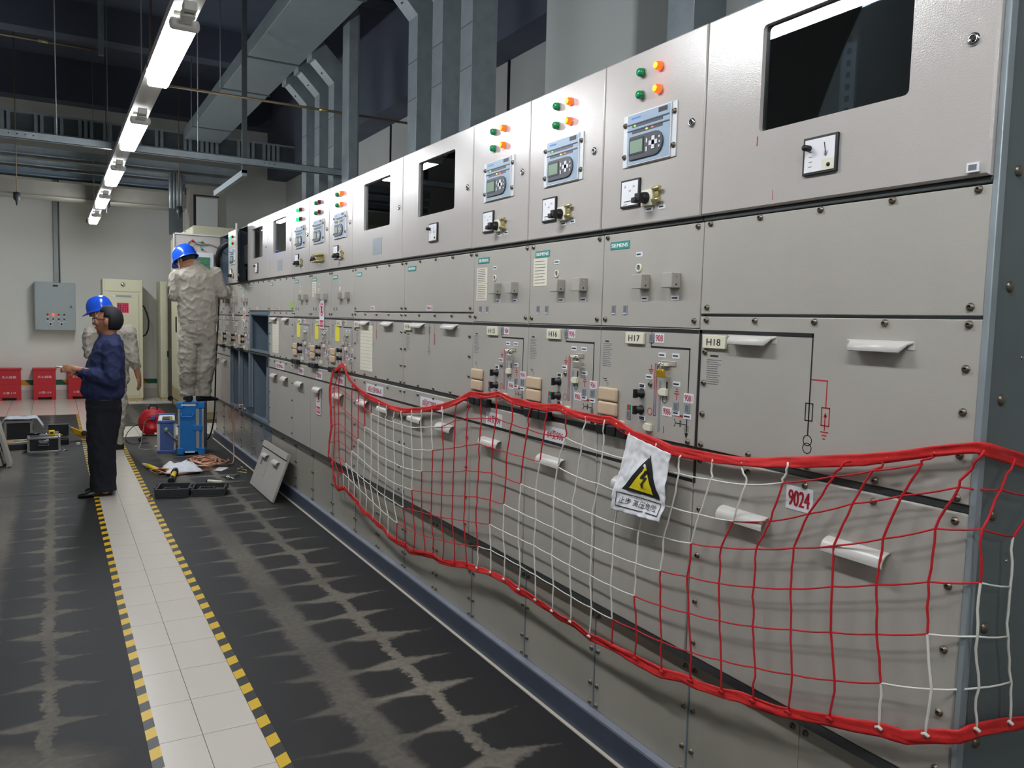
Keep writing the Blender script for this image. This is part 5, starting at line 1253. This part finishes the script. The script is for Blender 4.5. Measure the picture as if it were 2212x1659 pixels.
def eyes(par, P, base, M):
    for s in (-1, 1):
        b = MB('paper_white'); o = P(s*.031, .083, .004)-Vector(base); b.lathe([(0, -.011), (.009, -.006), (.011, 0), (.009, .006), (0, .011)], o, M @ Vector((0, 1, 0)), 10)
        b.mi('black').lathe([(.005, .0095), (.004, .0115), (0, .0118)], o, M @ Vector((0, 1, 0)), 8); part('eye', b, par)
def hand(B, w, d, n, side, curl, L=.17):
    """palm, four unequal bent fingers, thumb off the side of the palm; side=+1 puts the thumb on d x n"""
    w = Vector(w); d = Vector(d).normalized(); n = Vector(n); n = (n - d*n.dot(d)).normalized(); s = d.cross(n)*side; k = L/.17
    M = Matrix((s, d, n)).transposed()
    B.ell(w + d*.045*k, (.04*k, .05*k, .016*k), M); B.limb([w - d*.02, w + d*.02*k], [.026*k, .026*k])
    for i, (l, off) in enumerate(((.068, .03), (.076, .011), (.071, -.009), (.056, -.028))):
        p = w + d*(.082 - abs(off)*.25)*k + s*off*k; a = curl*(1 + .08*i); pts = [p - d*.02*k]; dd = d
        for j, f in enumerate((.45, .32, .23)):
            ang = a*(j+1)*.5; dd = d*cos(ang) + n*sin(ang); p = p + dd*l*f*k; pts.append(p)
        B.limb(pts, [.0095*k, .009*k, .0085*k, .0075*k])
    p = w + d*.02*k + s*.035*k; q = p + (d*.5 + s*.75 + n*.3).normalized()*.035*k
    B.limb([w + d*.02*k + s*.015*k, p, q, q + (d*.85 + s*.1 + n*.4).normalized()*.03*k], [.013*k, .0125*k, .0105*k, .009*k])
def fold(amp, sc, seed, stretch=(1, 1, 1)):
    def f(p):
        q = Vector((p.x*stretch[0], p.y*stretch[1], p.z*stretch[2]))
        a = noise.noise((q.x*sc+seed, q.y*sc, q.z*sc))
        r = 1-abs(noise.noise((q.x*sc*1.5 + q.z*sc*.9, q.y*sc*1.3+seed, q.z*sc*1.7)))*2.2
        r2 = 1-abs(noise.noise((q.x*sc*2.6 - q.z*sc*1.4, q.y*sc*2.+seed*2, q.z*sc*2.4)))*2.2
        return amp*(.75*a + .5*max(0, r)**3 + .34*max(0, r2)**2 - .35)
    return f
def shoe(par, m_, base, toe, heel, z=0., w=.048, h=.075):
    toe, heel = Vector((toe[0], toe[1], 0)), Vector((heel[0], heel[1], 0)); d = (toe-heel).normalized(); s = Vector((-d.y, d.x, 0)); L = (toe-heel).length; b = Blob(); rings = []
    for f, ww, hh in ((.02, .03, .07), (.15, .037, .082), (.35, .038, .078), (.55, .044, .062), (.75, .047, .046), (.92, .036, .036), (1., .015, .026)):
        rings.append((f, ww, hh))
    vs = []; n = 14
    for f, ww, hh in rings:
        c = heel + d*L*f
        for i in range(n):
            t = 2*pi*i/n; zz = hh*.5*(1+sin(t)); vs.append(c + s*(ww*cos(t)) + Vector((0, 0, z + max(0, zz))))
    m = len(rings); b.b.add(vs, [(j*n+i, j*n+(i+1) % n, (j+1)*n+(i+1) % n, (j+1)*n+i) for j in range(m-1) for i in range(n)] + [tuple(range(n))[::-1], tuple(range((m-1)*n, m*n))])
    return b.out('shoe', m_, base, .007, par, None, 3)
def hair_shell(par, base, c, M, r, keep):
    b = MB('hair'); b.smooth = True; n = 32; vs = []; fs = []; ok = []
    for j in range(n//2+1):
        t = pi*j/(n//2)
        for i in range(n):
            p = 2*pi*i/n; u = Vector((sin(t)*cos(p), sin(t)*sin(p), cos(t))); k = 1 + .03*noise.noise(u*6)
            vs.append(Vector(c) + M @ Vector((u.x*r[0]*k, u.y*r[1]*k, u.z*r[2]*k)) - Vector(base)); ok.append(keep(u))
    for j in range(n//2):
        for i in range(n):
            f = (j*n+i, (j+1)*n+i, (j+1)*n+(i+1) % n, j*n+(i+1) % n)
            if all(ok[q] for q in f): fs.append(f)
    b.add(vs, fs); me = b.mesh('hair'); bm = bmesh.new(); bm.from_mesh(me); bmesh.ops.remove_doubles(bm, verts=bm.verts, dist=1e-5); bmesh.ops.delete(bm, geom=[v for v in bm.verts if not v.link_faces], context='VERTS'); bmesh.ops.solidify(bm, geom=bm.faces[:], thickness=.012); bm.to_mesh(me); bm.free()
    return link('hair', me, par)
def helmet(par, base, c, M, k=1.):
    b = MB('helmet_blue'); prof = [(0, .138), (.03, .136), (.06, .126), (.088, .106), (.108, .076), (.119, .04), (.123, 0), (.124, -.012)]; n = 32; vs = []
    P = lambda x, y, z: Vector(c) + M @ Vector((x*k, y*k, z*k)) - Vector(base)
    for r, h in prof:
        for i in range(n):
            t = 2*pi*i/n; vs.append(P(r*.92*cos(t), r*1.1*sin(t), h + (.006 if abs(cos(t)) < .12 and 0 < h < .13 else 0)))
    for rr, hh in ((1.07, -.02), (1.09, -.026), (1.0, -.024)):
        for i in range(n):
            t = 2*pi*i/n; br = max(0, sin(t))**4*.045; vs.append(P(.124*.92*rr*cos(t), .124*1.1*rr*sin(t) + br*(1 if rr > 1.01 else 0), hh - br*.35*(1 if rr > 1.01 else 0)))
    b.smooth = True; m = len(prof)+3
    b.add(vs, [(j*n+i, j*n+(i+1) % n, (j+1)*n+(i+1) % n, (j+1)*n+i) for j in range(m-1) for i in range(n)])
    me = b.mesh('helmet'); bm = bmesh.new(); bm.from_mesh(me); bmesh.ops.remove_doubles(bm, verts=bm.verts, dist=1e-4); bmesh.ops.solidify(bm, geom=bm.faces[:], thickness=.004); bm.to_mesh(me); bm.free()
    return link('helmet', me, par)

# ---- man in navy with a phone
base = Vector((.33, 7.33, 0))
t = thing('person', 'man in navy sweater and dark trousers with glasses holding a phone', 'person', base)
B = Blob(); M = frame((-.92, .36, .06)); HC = Vector((.392, 7.33, 1.432)); P = head(B, HC, M)
B.limb([(.392, 7.33, 1.37), (.402, 7.33, 1.25)], [.056, .062])
B.loft([(.35, 7.33, .7, .11, .15), (.35, 7.33, .9, .12, .16), (.37, 7.33, 1.1, .11, .17), (.39, 7.33, 1.24, .08, .14), (.4, 7.33, 1.3, .05, .07)])
for sy, knee in ((-1, .33), (1, .34)): B.limb([(.35, 7.33+sy*.09, .72), (.33, 7.33+sy*.09, .4), (.345, 7.33+sy*.095, .06)], [.08, .06, .045])
B.limb([(.40, 7.17, 1.22), (.405, 7.11, .97), (.19, 7.21, 1.035), (.15, 7.22, 1.04)], [.05, .042, .03, .027])
B.limb([(.385, 7.49, 1.22), (.36, 7.53, .97), (.2, 7.38, 1.0), (.165, 7.36, 1.005)], [.05, .042, .03, .027])
hand(B, (.155, 7.222, 1.042), (-.9, .22, .12), (.1, .9, -.35), 1, .75, .155)
hand(B, (.17, 7.355, 1.008), (-.85, -.25, .25), (0, -.2, 1), -1, .55, .155)
body = B.out('body', 'skin', base, .0065, t); eyes(t, P, base, M)
hair_shell(t, base, HC + M @ Vector((0, -.006, .014)), M, (.084, .11, .115), lambda u: (u.y < -.12 and u.z > -.8) or (u.z > .42 and u.y < .62) or (u.z > .1 and u.y < .3))
g = MB('black'); g.tube([P(-.079, -.005, .012)-base, P(-.078, .06, .012)-base, P(-.062, .103, .012)-base], .0035, 6).tube([P(.079, -.005, .012)-base, P(.078, .06, .012)-base, P(.062, .103, .012)-base], .0035, 6).tube([P(-.062, .103, .014)-base, P(0, .112, .014)-base, P(.062, .103, .014)-base], .003, 6)
gl = part('glasses', g, t)
for s in (-1, 1): part('lens', MB('lens_clear').cyl(P(s*.032, .106, -.002)-base, P(s*.032, .108, -.002)-base, .02, n=14), gl)
B = Blob(); B.loft([(.35, 7.33, .795, .128, .168), (.345, 7.33, .835, .155, .19), (.342, 7.33, .87, .162, .195), (.355, 7.33, .95, .155, .2), (.367, 7.33, 1.05, .142, .205), (.382, 7.33, 1.15, .128, .205), (.392, 7.33, 1.22, .112, .19), (.398, 7.33, 1.28, .092, .13), (.4, 7.33, 1.325, .072, .08)])
B.limb([(.40, 7.16, 1.215), (.405, 7.105, 1.0), (.395, 7.11, .955), (.27, 7.165, 1.005), (.17, 7.215, 1.035)], [.078, .068, .066, .056, .038])
B.limb([(.385, 7.5, 1.215), (.365, 7.54, .99), (.27, 7.45, .985), (.185, 7.37, 1.003)], [.078, .066, .056, .038])
B.out('sweater', 'navy', base, .011, t, fold(.016, 8, 2., (1, 1, .7)), 4)
part('hem_line', MB('case_grey').tube([(.02+.136*cos(q*pi/12), .174*sin(q*pi/12), .797) for q in range(25)], .003, 5), t)
B = Blob(); B.loft([(.35, 7.33, .66, .12, .175), (.35, 7.33, .76, .132, .18), (.35, 7.33, .83, .128, .175)])
for sy in (-1, 1):
    yy = 7.33+sy*.088; B.loft([(.34, yy, .035, .098, .076), (.335, yy, .1, .094, .074), (.328, yy, .4, .107, .085), (.345, yy, .6, .125, .09), (.35, yy, .74, .13, .092)])
B.out('trousers', 'trouser_dark', base, .011, t, fold(.012, 8, 5., (1, 1, .6)), 4)
shoe(t, 'shoe', base, (.146, 7.225), (.405, 7.255)); shoe(t, 'shoe', base, (.205, 7.445), (.445, 7.42))
ph = thing('mobile_phone', 'pale mobile phone in the hands of the man in navy', 'phone', (.085, 7.285, 1.048)); o = part('phone_body', MB('phone_case').box(-.075, .075, -.035, .035, -.004, .004), ph, .003); o.rotation_euler = (radians(-8), radians(-11), radians(14)) if False else (0, radians(11), radians(-16)); part('phone_screen', MB('lens_clear').box(-.07, .07, -.031, .031, .004, .0045), o)

# ---- workers in pale overalls
def worker(label, base, HC, fdir, fup, torso, armL, armR, legs, shoes, seed, bareR=False, handsdir=None):
    t = thing('person', label, 'person', base, 0); B = Blob(); M = frame(fdir, fup); P = head(B, HC, M)
    nk = Vector(torso[-1][:3]); B.limb([Vector(HC) + M @ Vector((0, -.02, -.07)), nk - Vector((0, 0, .05))], [.055, .062])
    B.loft([(c[0], c[1], c[2], c[3]-.03, c[4]-.03) for c in torso[:-1]] + [torso[-1]])
    for A in (armL, armR): B.limb(A, [.05, .042, .03][:len(A)] + [.028]*(len(A)-3))
    for L in legs: B.limb([p[:3] for p in L], [.075, .055, .042])
    for i, A in enumerate((armL, armR)):
        d, n_, sd, cu = handsdir[i]; hand(B, A[-1], d, n_, sd, cu)
    B.out('body', 'skin', base, .007, t); eyes(t, P, base, M)
    hair_shell(t, base, Vector(HC) + M @ Vector((0, -.006, .004)), M, (.082, .104, .11), lambda u: (u.y < .1 and u.z > -.42) or u.z > .55)
    helmet(t, base, Vector(HC) + M @ Vector((0, .0, .022)), M)
    part('chin_strap', MB('tag_white').tube([P(s*.082*(1-abs(q-.5)*0), .02+.03*q, .01-.11*q)-Vector(base) for s in (-1,) for q in (0, .3, .6, .9)] + [P(0, .06, -.118)-Vector(base)] + [P(.082, .02+.03*q, .01-.11*q)-Vector(base) for q in (.9, .6, .3, 0)], .004, 5), t)
    B = Blob(); B.loft(torso); 
    aR = armR
    if bareR: e, wv = Vector(armR[1]), Vector(armR[2]); aR = [armR[0], armR[1], e.lerp(wv, .45)]
    for A, last in ((armL, .043), (aR, .052 if bareR else .043)): B.limb(A[:3], [.078, .062, last])
    B.out('jacket', 'work_grey', base, .011, t, fold(.024, 7, seed, (1, 1, .8)), 3)
    c = torso[-1]; part('collar', MB('work_grey').lathe([(.078, -.03), (.08, .0), (.072, .03), (.066, .03), (.07, 0)], (c[0]-base[0], c[1]-base[1], c[2]-base[2]-.005), (0, .12, 1), 20), t)
    c = torso[0]; part('waistband', MB('work_grey').lathe([(1, 0), (1.03, .02), (1.0, .045)], (0, 0, 0), (0, 0, 1), 24), t, loc=(c[0]-base[0], c[1]-base[1], c[2]-base[2]-.01)).scale = (c[3]*1.0, c[4]*1.0, 1.)
    B = Blob(); hx = (legs[0][0][0]+legs[1][0][0])/2; hy = (legs[0][0][1]+legs[1][0][1])/2; hz = (legs[0][0][2]+legs[1][0][2])/2
    B.loft([(hx, hy, hz-.02, .17, .115), (c[0], c[1], (hz+c[2])/2, .182, .125), (c[0], c[1], c[2]+.04, .17, .115)])
    for L in legs: B.loft([(L[2][0], L[2][1], L[2][2]-.03, .079, .085), (L[2][0], L[2][1], L[2][2]+.05, .074, .08), (L[1][0], L[1][1], L[1][2], .088, .095), ((L[0][0]+L[1][0])/2, (L[0][1]+L[1][1])/2, (L[0][2]+L[1][2])/2, .096, .105), (L[0][0], L[0][1], L[0][2], .1, .115), (L[0][0], L[0][1], L[0][2]+.1, .095, .11)])
    B.out('trousers', 'work_grey', base, .011, t, fold(.024, 7, seed+3, (1, 1, 1.3)), 3)
    for a, b in shoes: shoe(t, 'shoe_cloth', base, a, b, a[2] if len(a) > 2 else 0)
    return t
zb = .572
worker('worker in pale grey overalls and blue helmet standing on the blue case', Vector((1.31, 9.02, zb)), Vector((1.215, 9.03, 2.075)), (-.55, .75, -.42), (-.2, .2, 1),
       [(1.33, 9.0, 1.42, .19, .125), (1.33, 9.0, 1.5, .197, .128), (1.328, 9.0, 1.65, .2, .125), (1.32, 9.0, 1.8, .21, .122), (1.312, 9.0, 1.9, .215, .115), (1.308, 9.01, 1.96, .175, .1), (1.3, 9.02, 2.01, .1, .08), (1.285, 9.03, 2.045, .07, .07)],
       [(1.125, 9.0, 1.885), (1.095, 8.99, 1.68), (1.2, 9.24, 1.72)], [(1.5, 9.0, 1.93), (1.585, 9.0, 1.735), (1.545, 9.25, 1.82)],
       [[(1.235, 9.02, 1.22), (1.225, 9.0, .94), (1.235, 9.06, .66)], [(1.425, 9.02, 1.22), (1.41, 9.0, .93), (1.39, 9.04, .655)]],
       [((1.235, 9.2, zb), (1.245, 8.98, zb)), ((1.545, 9.07, zb), (1.31, 9.03, zb))], 4., False, [((.3, .9, .2), (0, 0, 1), 1, .6), ((.1, .95, .3), (-.4, 0, .9), -1, .6)])
worker('worker in pale overalls and blue helmet half hidden behind the man in navy', Vector((.53, 9.75, 0)), Vector((.445, 9.77, 1.515)), (-.85, .3, -.25), (-.1, 0, 1),
       [(.545, 9.75, .8, .165, .12), (.545, 9.75, .88, .17, .125), (.545, 9.75, 1.0, .178, .123), (.54, 9.75, 1.15, .195, .12), (.53, 9.75, 1.27, .205, .115), (.525, 9.75, 1.34, .165, .1), (.51, 9.76, 1.385, .095, .08), (.495, 9.77, 1.42, .068, .068)],
       [(.345, 9.75, 1.28), (.335, 9.72, 1.05), (.4, 9.98, .98)], [(.715, 9.74, 1.28), (.765, 9.7, 1.0), (.81, 9.7, .79)],
       [[(.455, 9.75, .72), (.45, 9.73, .4), (.46, 9.76, .085)], [(.60, 9.75, .72), (.60, 9.68, .4), (.575, 9.66, .085)]],
       [((.35, 9.82), (.6, 9.79)), ((.40, 9.6), (.655, 9.64))], 9., True, [((.2, .9, .1), (0, 0, 1), 1, .5), ((.12, 0, -1), (-.7, .4, 0), 1, .45)])
